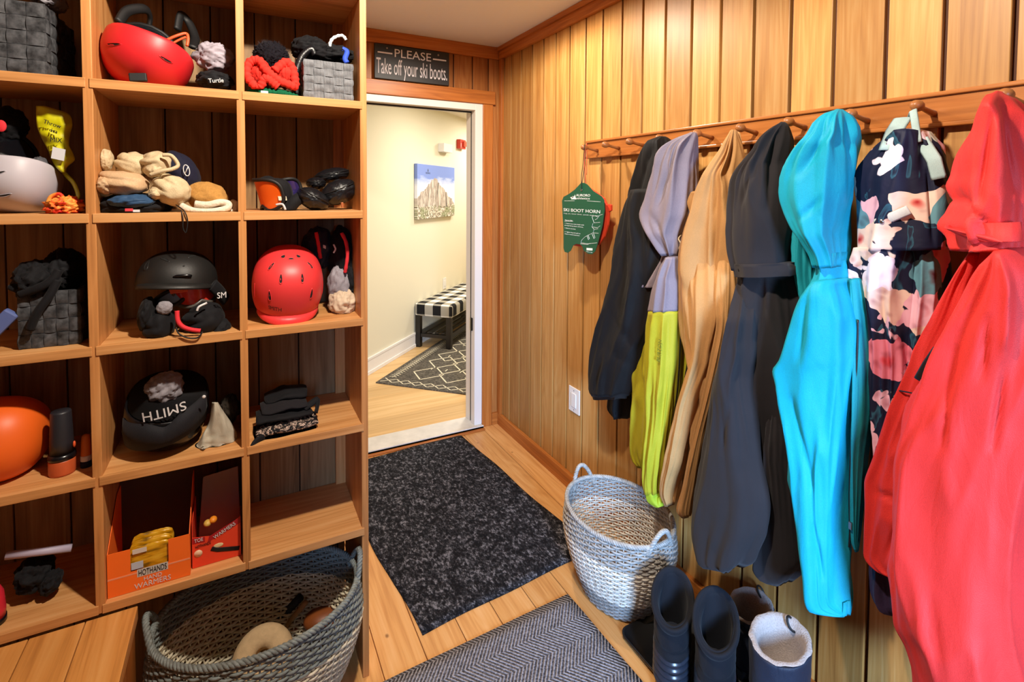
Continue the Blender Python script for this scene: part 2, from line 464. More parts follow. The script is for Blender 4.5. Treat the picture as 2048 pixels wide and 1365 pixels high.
# small devices
o = finish('sensor_box', hbox(MB(), 1.31, 1.53, .0, .07, 1.92, 2.01), M_PLAST, smooth=False, bevel=.004)
tag(o, 'white plastic sensor box high on the hall wall beside the red alarm', 'sensor')
al = thing('fire_alarm', HU(1.87, .0, 2.0), 'red fire alarm box high on the hall wall', 'alarm')
part('alarm_body', hbox(MB(), 1.80, 1.96, 0, .05, 1.995, 2.10), plain('alarm_red', 'c23422', .4), al, False, .004)
part('strobe', hbox(MB(), 1.86, 1.94, .05, .075, 2.02, 2.08), plain('alarm_orange', 'd8543a', .3), al, False, .004)
text('alarm_lettering', 'FIRE', .02, HU(1.825, .0505, 2.03), (0, 0, 1), -U, M_PLAST, al, .0004)
ou = thing('wall_outlet', HU(1.47, 0, .48), 'white outlet low on the hall wall above the checked bench', 'outlet')
part('cover_plate', hbox(MB(), 1.43, 1.51, 0, .006, .44, .56), M_PLAST, ou, False, .002)
part('socket', hbox(MB(), 1.45, 1.49, .006, .009, .47, .53), M_PLAST, ou, False, .001)

# hall bench, buffalo check
t = NT('buffalo_check'); p = t.pos(False)
x_, y_, z_ = t.sep(p)
uc = t.math('MULTIPLY', t.math('ADD', x_, y_), .7071); nc = t.math('MULTIPLY', t.math('SUBTRACT', x_, y_), .7071)
def stripe(c, pitch, off): return t.math('LESS_THAN', t.math('FRACT', t.math('DIVIDE', t.math('ADD', c, off), pitch)), .5)
a = stripe(uc, .165, .02); nn = stripe(t.math('SUBTRACT', nc, 0), .168, 1.262); zz = stripe(z_, .22, .115)
nrm = t.node('ShaderNodeNewGeometry').outputs['Normal']; ns = t.sep(nrm)
up_ = t.math('GREATER_THAN', ns[2], .55)
endf = t.math('LESS_THAN', t.math('ADD', ns[0], ns[1]), -.7)
other = t.math('ADD', t.math('MULTIPLY', up_, a), t.math('MULTIPLY', t.math('SUBTRACT', 1, up_), t.math('ADD', t.math('MULTIPLY', endf, zz), t.math('MULTIPLY', t.math('SUBTRACT', 1, endf), a))))
second = t.math('ADD', t.math('MULTIPLY', t.math('SUBTRACT', 1, t.math('MULTIPLY', t.math('SUBTRACT', 1, up_), t.math('SUBTRACT', 1, endf))), nn), t.math('MULTIPLY', t.math('MULTIPLY', t.math('SUBTRACT', 1, up_), t.math('SUBTRACT', 1, endf)), zz))
s_ = t.math('ADD', other, second)
col = t.ramp(t.math('MULTIPLY', s_, .5), [(.2, lin('f3eee0')), (.45, lin('a39d8f')), (.8, lin('1c1b1c'))], 'CONSTANT')
M_CHECK = t.out(col, .85, .2)
M_BWOOD = plain('black_stained_wood', '17120f', .35, nz=.2)
bn = thing('upholstered_bench', HU(1.3, .18, 0), 'black framed bench with a black and white checked cushion top in the hall', 'bench')
b0, b1, n0, n1 = .775, 1.95, .015, .385
mb = hbox(MB(), b0-.01, b1+.01, n0-.01, n1+.02, .305, .43)
c_ = part('cushion', mb, M_CHECK, bn, False, .028, 'black and white checked cushion')
c_.modifiers['bevel'].segments = 5; c_.data.shade_smooth()
for a, b in ((b0, n0), (b0, n1-.05), (b1-.05, n0), (b1-.05, n1-.05)):
    part('leg', hbox(MB(), a, a+.05, b, b+.05, .009 if b > .1 else .0005, .31), M_BWOOD, bn, False, .003)
for a in (b0, b1-.05): part('end_rail', hbox(MB(), a+.01, a+.04, n0+.05, n1-.05, .10, .135), M_BWOOD, bn, False, .002)
for b in (n0+.005, n1-.045): part('side_rail', hbox(MB(), b0+.05, b1-.05, b, b+.03, .095, .14), M_BWOOD, bn, False, .002)
for k in range(4): part('slat', hbox(MB(), b0+.02, b1-.02, n0+.06+k*.067, n0+.10+k*.067, .14, .155), M_BWOOD, bn, False, .002)

# patterned hall rug
M_RUG2 = NT('hall_rug_weave')
t = M_RUG2; p = t.pos(True)
f = t.noise(t.mapping(p, (60, 60, 20), (0, 0, .78)), 1, 4, .7)
f2 = t.noise(t.mapping(p, (18, 130, 20), (0, 0, -.3)), 1, 3, .7)
col = t.ramp(t.math('ADD', t.math('MULTIPLY', f, .5), t.math('MULTIPLY', f2, .5)), [(.35, lin('2c2a27')), (.5, lin('57524b')), (.65, lin('857d70'))])
t.bump(f2, .4, .003); M_RUG2 = t.out(col, .95, .1)
M_CREAM = plain('cream_yarn', 'ded4bb', .9, .1, bump=.3, bs=300)
u0, n0_ = -.165+.0, .168
rg = thing('hall_rug', HU(1.0, .9, 0), 'dark grey hall rug with cream diamond and arrow pattern under the checked bench', 'rug')
mb = hbox(MB(), -.165, 2.2, .166, 1.36, .0005, .008)
part('rug_field', mb, M_RUG2, rg, False)
Z = .0088
def stroke(mb, pts, w=.011):
    for (a, b), (c_, d_) in zip(pts, pts[1:]):
        A = HU(a, b, Z); B = HU(c_, d_, Z); dd = (B-A).normalized(); nn_ = Vector((-dd.y, dd.x, 0))*w/2; e = dd*w*.35
        mb.add([A-nn_-e, A+nn_-e, B+nn_+e, B-nn_+e], [(0, 1, 2, 3)])
mb = MB()
# two crossing zigzags along the near edge
for ph in (0, 1):
    pts = []; k = 0; n_ = .19
    while n_ < 1.33: pts.append((-.135+(.075 if (k+ph) % 2 else 0), n_)); n_ += .10; k += 1
    stroke(mb, pts, .009)
# comb line along the wall edge
stroke(mb, [(-.03, .235), (1.9, .235)], .006)
for k in range(60):
    a = k*.034-.02; stroke(mb, [(a, .205), (a+.012, .235)], .008); stroke(mb, [(a, .265), (a+.012, .235)], .008)
# interlocked diamonds
def dia(a, b, r, q_): stroke(mb, [(a-r, b), (a, b-q_), (a+r, b), (a, b+q_), (a-r, b)], .011)
for i in range(7):
    for j in range(4):
        dia(.14+i*.235+(.05 if i % 2 else 0), .47+j*.23, .15, .135)
for i in range(5):
    for j in range(6):
        a = .25+i*.35; b = .45+j*.13
        stroke(mb, [(a-.02, b), (a+.02, b)], .009)
part('cream_pattern', mb, M_CREAM, rg, False, label='cream diamond and zigzag pattern')

# ceiling fixtures (recessed lamps, the light of each stands just below)
for (x, y), lb in (((-.58, -.95), 'recessed ceiling lamp nearest the doorway'), ((-1.19, -2.23), 'recessed ceiling lamp in front of the cubbies')):
    lt = thing('ceiling_lamp', (x, y, H), lb, 'ceiling lamp')
    mb = MB().lathe([(.055, 0), (.075, 0), (.078, -.006), (.055, -.008)], (x, y, H), 32)
    mb.f = [f for f in mb.f if len(f) == 4]
    part('trim_ring', mb, M_WHITE, lt)
    t_ = NT('lamp_lens'); t_.b.inputs['Emission Color'].default_value = (1, .85, .65, 1); t_.b.inputs['Emission Strength'].default_value = 6
    part('lens', MB().lathe([(.0001, -.001), (.055, -.001), (.055, -.003), (.0001, -.003)], (x, y, H), 24), t_.out((.8, .8, .8, 1)), lt)

# sign above the door
M_SIGN = plain('sign_black', '15161b', .5, nz=.2, ns=30)
M_LET = plain('sign_lettering_paint', 'd4d3dd', .6)
SX = Vector((1, 0, 0)); SZ = Vector((0, 0, 1))
sg = thing('door_sign', (-.58, -.024, 2.132), 'black wooden sign with white lettering asking to take off ski boots', 'sign')
part('board', MB().box(-.803, -.360, -.038, -.0245, 2.134, 2.328), M_SIGN, sg, False, .003)
text('sign_lettering', 'PLEASE', .046, (-.583, -.0382, 2.264), SX, SZ, M_LET, sg, .0008, .215)
text('sign_lettering', 'Take off your ski boots.', .088, (-.583, -.0382, 2.164), SX, SZ, M_LET, sg, .0008, .418)
for a, b in ((-.785, -.702), (-.462, -.380)):
    part('sign_dash', MB().box(a, b, -.0392, -.0378, 2.276, 2.284), M_LET, sg, False)
for a in (-.733, -.430):
    part('nail', MB().ell((a, -.040, 2.307), (.006, .004, .006), nu=10, nv=6), M_METAL, sg)

# light switch on the right wall
sw = thing('wall_switch', (0, -.855, .40), 'white wall switch plate on the cedar wall below the boot horn', 'switch')
part('cover_plate', MB().box(-.007, -.0005, -.902, -.811, .398, .523), M_PLAST, sw, False, .002)
part('switch_paddle', MB().box(-.011, -.007, -.876, -.836, .425, .495), M_PLAST, sw, False, .0015)
for z in (.412, .509): part('screw', MB().ell((-.0075, -.8565, z), (.001, .003, .003), nu=8, nv=5), M_METAL, sw)

# ------------------------------------------------------------------ mats and rug
t = NT('charcoal_mat'); p = t.pos(True)
f = t.noise(t.mapping(p, (1, .6, 1), (0, 0, .5)), 90, 4, .75)
f2 = t.noise(p, 22, 3, .6)
col = t.ramp(t.math('ADD', t.math('MULTIPLY', f, .75), t.math('MULTIPLY', f2, .25)), [(.44, lin('17171a')), (.53, lin('333337')), (.62, lin('7d7d84'))])
t.bump(f, .9, .006); M_MAT = t.out(col, .95, .1)
def sheet(x0, x1, y0, y1, z0, th, ang, nx, ny, wav, seed):
    """floor textile with slightly wavy outline"""
    mb = MB(); cx, cy = (x0+x1)/2, (y0+y1)/2; ca, sa = math.cos(ang), math.sin(ang)
    V = []
    for lay in (0, 1):
        for i in range(nx+1):
            for j in range(ny+1):
                u_ = i/nx; v_ = j/ny
                X = x0+(x1-x0)*u_; Y_ = y0+(y1-y0)*v_
                ex = wav*noise.noise(Vector((Y_*3, seed, 0))); ey = wav*noise.noise(Vector((X*3, seed+9, 0)))
                X += ex*abs(2*u_-1); Y_ += ey*abs(2*v_-1)
                dx, dy = X-cx, Y_-cy
                z = z0+lay*th*(1 if 0 < i < nx and 0 < j < ny else .75)
                V.append((cx+dx*ca-dy*sa, cy+dx*sa+dy*ca, z))
    n = (nx+1)*(ny+1); F = []
    idx = lambda l, i, j: l*n+i*(ny+1)+j
    for i in range(nx):
        for j in range(ny):
            F.append((idx(1, i, j), idx(1, i+1, j), idx(1, i+1, j+1), idx(1, i, j+1)))
            F.append((idx(0, i, j), idx(0, i, j+1), idx(0, i+1, j+1), idx(0, i+1, j)))
    for i in range(nx):
        F.append((idx(0, i, 0), idx(0, i+1, 0), idx(1, i+1, 0), idx(1, i, 0)))
        F.append((idx(0, i, ny), idx(1, i, ny), idx(1, i+1, ny), idx(0, i+1, ny)))
    for j in range(ny):
        F.append((idx(0, 0, j), idx(1, 0, j), idx(1, 0, j+1), idx(0, 0, j+1)))
        F.append((idx(0, nx, j), idx(0, nx, j+1), idx(1, nx, j+1), idx(1, nx, j)))
    return mb.add(V, F)
o = finish('door_mat', sheet(-1.005, -.235, -1.295, -.075, .0006, .007, math.radians(5.2), 24, 36, .012, 3), M_MAT)
tag(o, 'large charcoal felt mat on the pine floor in front of the doorway', 'mat')

t = NT('herringbone_rug'); p = t.pos(True); x_, y_, z_ = t.sep(p)
wv = t.noise(p, 9, 2)
yy = t.math('ADD', y_, t.math('MULTIPLY', wv, .006))
tri = t.math('ABSOLUTE', t.math('SUBTRACT', t.math('FRACT', t.math('DIVIDE', yy, .15)), .5))
ph = t.math('ADD', t.math('DIVIDE', x_, .0135), t.math('MULTIPLY', tri, 9.0))
ribs = t.math('SINE', t.math('MULTIPLY', ph, 6.2832))
band = t.math('GREATER_THAN', t.noise(t.comb(0, t.math('FLOOR', t.math('DIVIDE', yy, .0575)), 0), .8, 0), .5)
fl = t.noise(t.mapping(p, (1, 1, 1)), 160, 3, .7)
v_ = t.math('ADD', t.math('MULTIPLY', ribs, .16), fl)
col = t.ramp(v_, [(.30, lin('45454d')), (.5, lin('83838c')), (.70, lin('b4b4be'))])
t.bump(t.math('ADD', ribs, t.math('MULTIPLY', fl, 1.2)), .8, .004)
M_HERR = t.out(col, .95, .1)
o = finish('area_rug', sheet(-1.30, -.385, -3.1, -1.425, .0006, .008, math.radians(2.0), 20, 36, .008, 8), M_HERR)
tag(o, 'grey herringbone woven rug in the foreground beside the boot tray', 'rug')

# ------------------------------------------------------------------ peg rail
rl = thing('peg_rail', (-.011, -2.3, 1.665), 'long reddish wooden rail of turned coat pegs along the right wall', 'coat rack')
part('rail_board', MB().box(-.018, -.0005, -3.7, -.955, 1.672, 1.735), W_RAIL, rl, False, .002)
part('rail_moulding', MB().box(-.026, -.0005, -3.7, -.952, 1.7345, 1.745), W_RAIL, rl, False, .003)
part('rail_moulding', MB().box(-.024, -.0005, -3.7, -.952, 1.662, 1.6725), W_RAIL, rl, False, .003)
for y in (-1.040, -1.192, -1.346, -1.512, -1.690, -1.862, -2.022, -2.19, -2.335, -2.49, -2.65, -2.81, -2.97, -3.13):
    prof = [(.0078, 0), (.0068, .02), (.0058, .045), (.0058, .055), (.009, .062), (.0125, .070), (.0135, .078), (.0115, .087), (.006, .092), (.0005, .0935)]
    ax = Vector((-1, 0, .16))
    part('peg', MB().lathe(prof, (-.018, y, 1.695), 16, axis=ax), W_PEG, rl)

# ------------------------------------------------------------------ cubby shelves
POST = [-1.1468, -1.4685, -1.7905, -2.1125, -2.4345]
SZs = [.4536+.3231*k for k in range(6)]; TH = .0225; PT = .0195
cub = thing('cubby_shelf', (-1.79, -1.25, 0), 'tall built-in wooden cubby shelving full of ski helmets and gloves', 'shelf')
for i, x in enumerate(POST):
    z0 = 0 if i in (0, 4) else SZs[0]
    part('upright_panel', MB().box(x-PT/2, x+PT/2, YS+.002, YP-.001, z0, 2.4), W_SHELFZ, cub, False, .0015)
for i in range(4):
    for k in range(6):
        x1 = POST[i]-PT/2; x0 = POST[i+1]+PT/2
        mb = MB().box(x0, x1, YS+.012, YP-.001, SZs[k], SZs[k]+TH)
        mb.box(x0-.006, x1+.006, YS-.001, YS+.013, SZs[k], SZs[k]+TH)
        part('shelf_board', mb, W_SHELFX, cub, False, .001)
    part('corner_strip', MB().box(POST[i]-PT/2-.032, POST[i]-PT/2, YP-.016, YP-.001, SZs[0]+TH, 2.4), W_SHELFZ, cub, False) if i == 0 else None
def cell(c, r):
    """inner box of the cubby: column 0 = left visible, 2 = right ; row 0 = top, 4 = bottom"""
    i = 2-c; k = 4-r
    return (POST[i+1]+PT/2+.001, POST[i]-PT/2-.001, YS, YP-.002, SZs[k]+TH+.0008, SZs[k+1]-.001)

# bench below the cubbies
bt = thing('wooden_bench', (-2.15, -1.6, 0), 'orange-brown plank bench built against the lower left cubbies', 'bench')
for k in range(9):
    x1 = -1.715-k*.105
    part('bench_plank', MB().box(x1-.1035, x1, -1.95, YS-.002, .415, .449), W_BENCH, bt, False, .002)
part('bench_apron', MB().box(-2.66, -1.722, -1.935, -1.912, .33, .415), W_TRIMX, bt, False, .002)
part('side_panel', MB().box(-1.745, -1.722, -1.911, YS-.003, 0, .415), W_TRIMZ, bt, False, .002)
part('side_panel', MB().box(-2.66, -2.637, -1.911, YS-.003, 0, .415), W_TRIMZ, bt, False, .002)
# ================================================================== COATS
FOLD = 1.9
def hermite(vals, t):
    """vals: list of tuples, first entry is the parameter"""
    n = len(vals)
    for i in range(n-1):
        if t <= vals[i+1][0] or i == n-2: break
    a, b = vals[i], vals[i+1]
    h = b[0]-a[0]; s = (t-a[0])/h if h else 0
    out = []
    for k in range(1, len(a)):
        pa = vals[i-1] if i > 0 else a; pb = vals[i+2] if i+2 < n else b
        ma = (b[k]-pa[k])/(b[0]-pa[0]) if b[0] != pa[0] else 0
        mb_ = (pb[k]-a[k])/(pb[0]-a[0]) if pb[0] != a[0] else 0
        # limited tangents: no overshoot
        d = (b[k]-a[k])/h
        if d == 0: ma = mb_ = 0
        else:
            ma = max(min(ma/d, 3), 0)*d; mb_ = max(min(mb_/d, 3), 0)*d
        s2, s3 = s*s, s*s*s
        out.append((2*s3-3*s2+1)*a[k]+(s3-2*s2+s)*h*ma+(-2*s3+3*s2)*b[k]+(s3-s2)*h*mb_)
    return out

def drape(name, rows, xc, b, mat, parent, fold=.014, seed=0, fy=9, fz=1.6, creases=(), n=120, nv=None, hem=True, label=None, shear=0, cloth=1.0, top=True, post=None):
    """hanging cloth volume. rows: (photo y, left, right[, wall distance[, half thickness]]) measured at the
    distance of the garment from the wall; every section is a real ellipse in the room, folds are real relief."""
    R0 = []
    for r in rows:
        r = list(r)
        if len(r) < 4: r.append(xc)
        if len(r) < 5: r.append(b)
        R0.append(tuple(r))
    nv = nv or max(24, int((R0[-1][0]-R0[0][0])/7))
    rings = []
    cx = []
    for a in creases:
        cx.append((Vector(a[0:2]), Vector(a[2:4]), a[4], a[5]))
    for i in range(nv+1):
        t = R0[0][0]+(R0[-1][0]-R0[0][0])*i/nv
        xl, xr, X0, bb = hermite(R0, t)
        L = UN(xl, t, 0, -X0); Rr = UN(xr, t, 0, -X0)
        h = max((L.y-Rr.y)/2, .004); yc = (L.y+Rr.y)/2; zc = (L.z+Rr.z)/2
        d = Vector((-X0, yc, zc))-CP; s = abs(d.y/d.x)
        bq = min(bb, .82*h/s)
        a = math.sqrt(max(h*h-(bq*s)**2, (.3*h)**2))
        tilt = (L.z-Rr.z)/(2*h)
        ring = []
        taper = min(1, i/4, 1) if top else 1
        for j in range(n):
            th = 2*math.pi*j/n
            c, sn = math.cos(th), math.sin(th)
            ex = abs(c)**.85*(1 if c > 0 else -1); ey = abs(sn)**.85*(1 if sn > 0 else -1)
            X = -X0-ex*bq; Y = yc+ey*a
            zz = zc + (Y-yc)*tilt
            # vertical drapes : ridged noise stretched along z
            # long folds that run down the garment, following its own outline
            dr = zz*shear
            q = Vector((math.cos(th+dr)*.95, math.sin(th+dr)*.95, zz*fz*.9+seed*7.31))
            q2 = Vector((math.cos(th-dr)*1.9+5, math.sin(th-dr)*1.9, zz*fz*1.5+seed*3.7))
            f1 = 1-min(1, 2.4*abs(noise.noise(q))); f2 = 1-min(1, 2.8*abs(noise.noise(q2)))
            md = min(1, max(.12, .5+1.6*noise.noise(Vector((X*5, Y*5, zz*3.1+seed*2.2)))))
            f1 = f1**1.3; f2 = f2**1.2
            q3 = Vector((X*22, Y*22, zz*16+seed))
            f3 = noise.noise(q3)
            dsp = fold*FOLD*((f1-.4)*1.15+(f2-.35)*.62*md)+.0018*cloth*f3
            dsp *= min(1, h/.05)*(.25+.75*taper)
            if cx:
                pxy = Vector(PX(Vector((X, Y, zz))))
                for A, B, w_, dep in cx:
                    ab = B-A; tt = max(0, min(1, (pxy-A).dot(ab)/ab.length_squared))
                    dist = (pxy-(A+ab*tt)).length
                    if dist < 4*w_ and c > -.3:
                        e = math.sin(math.pi*min(1, max(0, .12+tt*.76)))
                        dsp -= dep*e*math.exp(-(dist/w_)**2)
            X -= ex*dsp; Y += ey*dsp*.8
            X = min(X, -.006)
            ring.append(Vector((X, Y, zz)))
        rings.append(ring)
    mb = MB()
    if hem:
        last = rings[-1]; c0 = sum(last, Vector())/n
        rings.append([c0+(p-c0)*.97+Vector((0, 0, .002)) for p in last])
        rings.append([c0+(p-c0)*.86+Vector((0, 0, .035)) for p in last])
    if top:
        f0 = rings[0]; c0 = sum(f0, Vector())/n
        rings.insert(0, [c0+(p-c0)*.55+Vector((0, 0, .004)) for p in f0])
    mb.rings(rings)
    if post: mb.map(post)
    o = part(name, mb, mat, parent, label=label)
    return o

def strap(name, pts, xw, w, th, mat, parent, label=None):
    """flat ribbon through measured points (px, py, wall distance)"""
    P = [UN(a, b_, 0, -c_) for a, b_, c_ in pts]
    P2 = []
    for i in range(len(P)-1):
        for k in range(6): P2.append(P[i].lerp(P[i+1], k/6))
    P2.append(P[-1])
    return part(name, MB().tube(P2, w, 8, ry=th, up=(0, 1, 0)), mat, parent, label=label)
def cord(name, pts, r, mat, parent, label=None, sub=8):
    P = [UN(a, b_, 0, -c_) for a, b_, c_ in pts]; out = []
    for i in range(len(P)-1):
        p0 = P[max(i-1, 0)]; p1, p2 = P[i], P[i+1]; p3 = P[min(i+2, len(P)-1)]
        for k in range(sub):
            s = k/sub
            out.append(.5*((2*p1)+(p2-p0)*s+(2*p0-5*p1+4*p2-p3)*s*s+(3*p1-3*p2+p3-p0)*s**3))
    out.append(P[-1])
    return part(name, MB().tube(out, r, 7), mat, parent, label=label)

F_BLACK = fabric('black_coat_cloth', '0c0c0e', .75, nz=.2, sheen=.1, spec=.3)
F_LILAC = fabric('lilac_shell', '877c84', .6, 600, .06, .1)
F_YEL = fabric('yellow_shell', 'aca426', .6, 600, .05, .1)
F_TAN = fabric('tan_canvas', 'b98a55', .7, 600, .08, .15)
F_CHAR = fabric('charcoal_wool', '262224', .9, 1400, .12, .4, .5)
F_TEAL = fabric('teal_shell', '0d96ae', .6, 600, .05, .1)
F_TEALD = fabric('dark_teal_shell', '158e9a', .65, 600, .05, .1)
F_RED = fabric('red_shell', 'cd302c', .6, 600, .05, .1)
F_PURP = fabric('dark_plum_lining', '2c1f38', .75, 300, .4, .1)
M_ZIP = plain('zip_black', '101014', .45)

# 1 black coat ------------------------------------------------------
c = thing('winter_coat', UN(1320, 300, 0, -.1), 'long black coat hanging on the peg furthest from the camera', 'coat')
drape('coat_body', [(340, 1285, 1350), (400, 1275, 1372), (500, 1262, 1392), (620, 1250, 1405), (720, 1236, 1412), (775, 1240, 1418)], .075, .045, F_BLACK, c, .016, 1)
drape('hood', [(275, 1314, 1336), (281, 1300, 1345), (300, 1288, 1350), (340, 1272, 1355), (380, 1260, 1356), (420, 1258, 1352), (455, 1268, 1350)], .11, .05, F_BLACK, c, .010, 2, creases=[(1305, 300, 1270, 400, 5, .010)])
drape('sleeve', [(380, 1262, 1330), (410, 1250, 1330), (480, 1240, 1338), (545, 1231, 1338), (600, 1215, 1325), (650, 1201, 1310), (700, 1191, 1290), (752, 1183, 1276), (778, 1181, 1268), (790, 1188, 1262)], .155, .05, F_BLACK, c, .011, 3, creases=[(1225, 640, 1275, 700, 7, .008), (1205, 690, 1262, 730, 6, .006)])
drape('sleeve', [(700, 1222, 1290), (780, 1217, 1276), (815, 1215, 1272), (835, 1228, 1266)], .075, .04, F_BLACK, c, .008, 4)
drape('cuff', [(758, 1184, 1266), (775, 1183, 1262), (797, 1190, 1256)], .156, .046, M_BLACK, c, .006, 5)

# 2 lilac and yellow jacket ----------------------------------------
c = thing('ski_jacket', UN(1380, 290, 0, -.1), 'lilac ski jacket with bright yellow lower half hanging beside the black coat', 'jacket')
drape('hood', [(267, 1378, 1394), (275, 1360, 1397), (292, 1336, 1397), (320, 1322, 1395), (360, 1310, 1391), (400, 1298, 1388), (430, 1288, 1385), (447, 1292, 1380), (470, 1304, 1376), (495, 1320, 1370), (512, 1330, 1362)], .17, .07, F_LILAC, c, .010, 11, 11, creases=[(1352, 300, 1310, 410, 6, .014), (1375, 420, 1345, 500, 5, .010), (1297, 430, 1335, 490, 4, .008)])
drape('yoke', [(500, 1328, 1368), (520, 1322, 1366), (545, 1308, 1362), (573, 1292, 1360)], .13, .06, F_LILAC, c, .010, 12, hem=False)
drape('lower_body', [(573, 1291, 1362), (620, 1277, 1366), (665, 1266, 1372), (720, 1263, 1376), (800, 1269, 1372), (880, 1268, 1352), (915, 1273, 1338), (932, 1284, 1330)], .115, .06, F_YEL, c, .014, 13, creases=[(1290, 760, 1283, 900, 6, .016)], label='bright yellow lower body')
drape('upper_sleeve', [(515, 1330, 1362), (545, 1318, 1362), (580, 1308, 1362), (622, 1300, 1360)], .185, .045, F_LILAC, c, .006, 14, hem=False)
drape('lower_sleeve', [(622, 1299, 1360), (680, 1296, 1359), (740, 1297, 1357), (820, 1295, 1350), (880, 1295, 1344), (930, 1293, 1336), (960, 1292, 1330), (985, 1294, 1327)], .185, .045, F_YEL, c, .008, 14, hem=False, creases=[(1300, 780, 1296, 880, 5, .008), (1335, 860, 1312, 960, 5, .006)], label='bright yellow sleeve')
drape('cuff', [(984, 1291, 1328), (1000, 1296, 1328), (1014, 1312, 1328)], .185, .036, fabric('lime_cuff', 'a2b428', .6), c, .002, 15)
drape('rear_panel', [(640, 1340, 1390), (700, 1345, 1388), (780, 1346, 1378), (850, 1340, 1362)], .07, .03, F_YEL, c, .008, 16)
cord('zip', [(1362, 640, .165), (1357, 760, .165), (1346, 850, .16)], .0028, M_ZIP, c)
pz = UN(1322, 703, 0, -.238)
text('sleeve_lettering', 'BURTON', .014, pz, (0, -.10, 1), (0, 1, .1), plain('olive_print', '6a7420', .6), c, .0012, .075)

# 3 tan coat --------------------------------------------------------
c = thing('canvas_coat', UN(1465, 300, 0, -.1), 'tan canvas coat hanging by its loop with both sleeves down', 'coat')
drape('coat_body', [(262, 1460, 1474), (285, 1449, 1478), (310, 1436, 1481), (345, 1412, 1484), (385, 1388, 1485), (420, 1378, 1484), (470, 1361, 1484), (530, 1357, 1482), (600, 1360, 1480), (660, 1368, 1472), (700, 1380, 1465), (740, 1390, 1462), (820, 1392, 1450), (900, 1390, 1440)], .125, .07, F_TAN, c, .013, 21, creases=[(1452, 300, 1432, 420, 6, .014), (1440, 400, 1420, 600, 6, .014), (1395, 640, 1370, 560, 6, .008)])
drape('sleeve', [(440, 1400, 1440, .10, .03), (500, 1392, 1444, .13, .035), (570, 1386, 1446, .17, .035), (640, 1390, 1440), (703, 1388, 1429), (730, 1381, 1424), (800, 1358, 1399), (848, 1347, 1388), (900, 1336, 1377), (928, 1331, 1371), (985, 1321, 1352), (1012, 1330, 1347)], .19, .035, F_TAN, c, .006, 22, creases=[(1380, 740, 1342, 900, 5, .004)])
drape('sleeve', [(440, 1440, 1468, .09, .03), (500, 1434, 1472, .12, .032), (570, 1432, 1473, .16, .032), (640, 1436, 1470), (703, 1426, 1458), (783, 1409, 1436), (870, 1388, 1412), (928, 1374, 1402), (985, 1361, 1392), (1020, 1354, 1386), (1035, 1364, 1381)], .18, .032, F_TAN, c, .006, 23)
drape('front_edge', [(385, 1382, 1402), (405, 1376, 1396), (425, 1380, 1390)], .16, .03, F_TAN, c, .004, 24)
strap('hanging_loop', [(1464, 292, .12), (1470, 262, .10), (1478, 268, .10), (1484, 300, .09), (1488, 322, .08)], 0, .006, .0018, F_TAN, c)
cord('drawcord', [(1362, 470, .17), (1357, 478, .185), (1361, 488, .185), (1355, 503, .18)], .0022, plain('cord_cream', 'cdb894', .7), c)

# 4 charcoal coat ---------------------------------------------------
c = thing('wool_coat', UN(1560, 300, 0, -.1), 'long charcoal wool coat with hood between the tan coat and the teal jacket', 'coat')
drape('hood', [(247, 1558, 1574), (255, 1545, 1578), (270, 1528, 1579), (300, 1508, 1580), (350, 1478, 1582), (400, 1469, 1584), (440, 1465, 1584), (463, 1463, 1584), (500, 1466, 1582), (540, 1474, 1580)], .17, .08, F_CHAR, c, .010, 31, creases=[(1515, 300, 1482, 400, 8, .018), (1550, 270, 1535, 420, 6, .012)])
drape('waistband', [(526, 1474, 1592), (540, 1476, 1598), (552, 1478, 1600)], .17, .076, F_CHAR, c, .004, 32)
drape('coat_body', [(540, 1478, 1598), (600, 1470, 1606), (650, 1462, 1610), (700, 1450, 1612), (760, 1440, 1612), (830, 1432, 1614), (930, 1450, 1612), (1000, 1470, 1600)], .125, .075, F_CHAR, c, .018, 33, creases=[(1530, 560, 1500, 800, 8, .018)])
drape('front_panel', [(545, 1484, 1524, .15, .04), (590, 1472, 1522, .18, .05), (640, 1460, 1520), (700, 1444, 1518), (756, 1428, 1508), (832, 1419, 1512), (927, 1404, 1521), (1004, 1389, 1536), (1060, 1384, 1532), (1095, 1388, 1519), (1124, 1404, 1508), (1133, 1440, 1494)], .225, .06, F_CHAR, c, .008, 34, creases=[(1470, 760, 1440, 900, 7, .006)])
drape('sleeve', [(600, 1550, 1590, .10, .04), (680, 1545, 1580, .12, .05), (760, 1540, 1572), (820, 1538, 1578), (900, 1532, 1590), (1000, 1524, 1602), (1060, 1520, 1606), (1129, 1518, 1609), (1155, 1534, 1597), (1168, 1552, 1580)], .14, .055, F_CHAR, c, .010, 35)

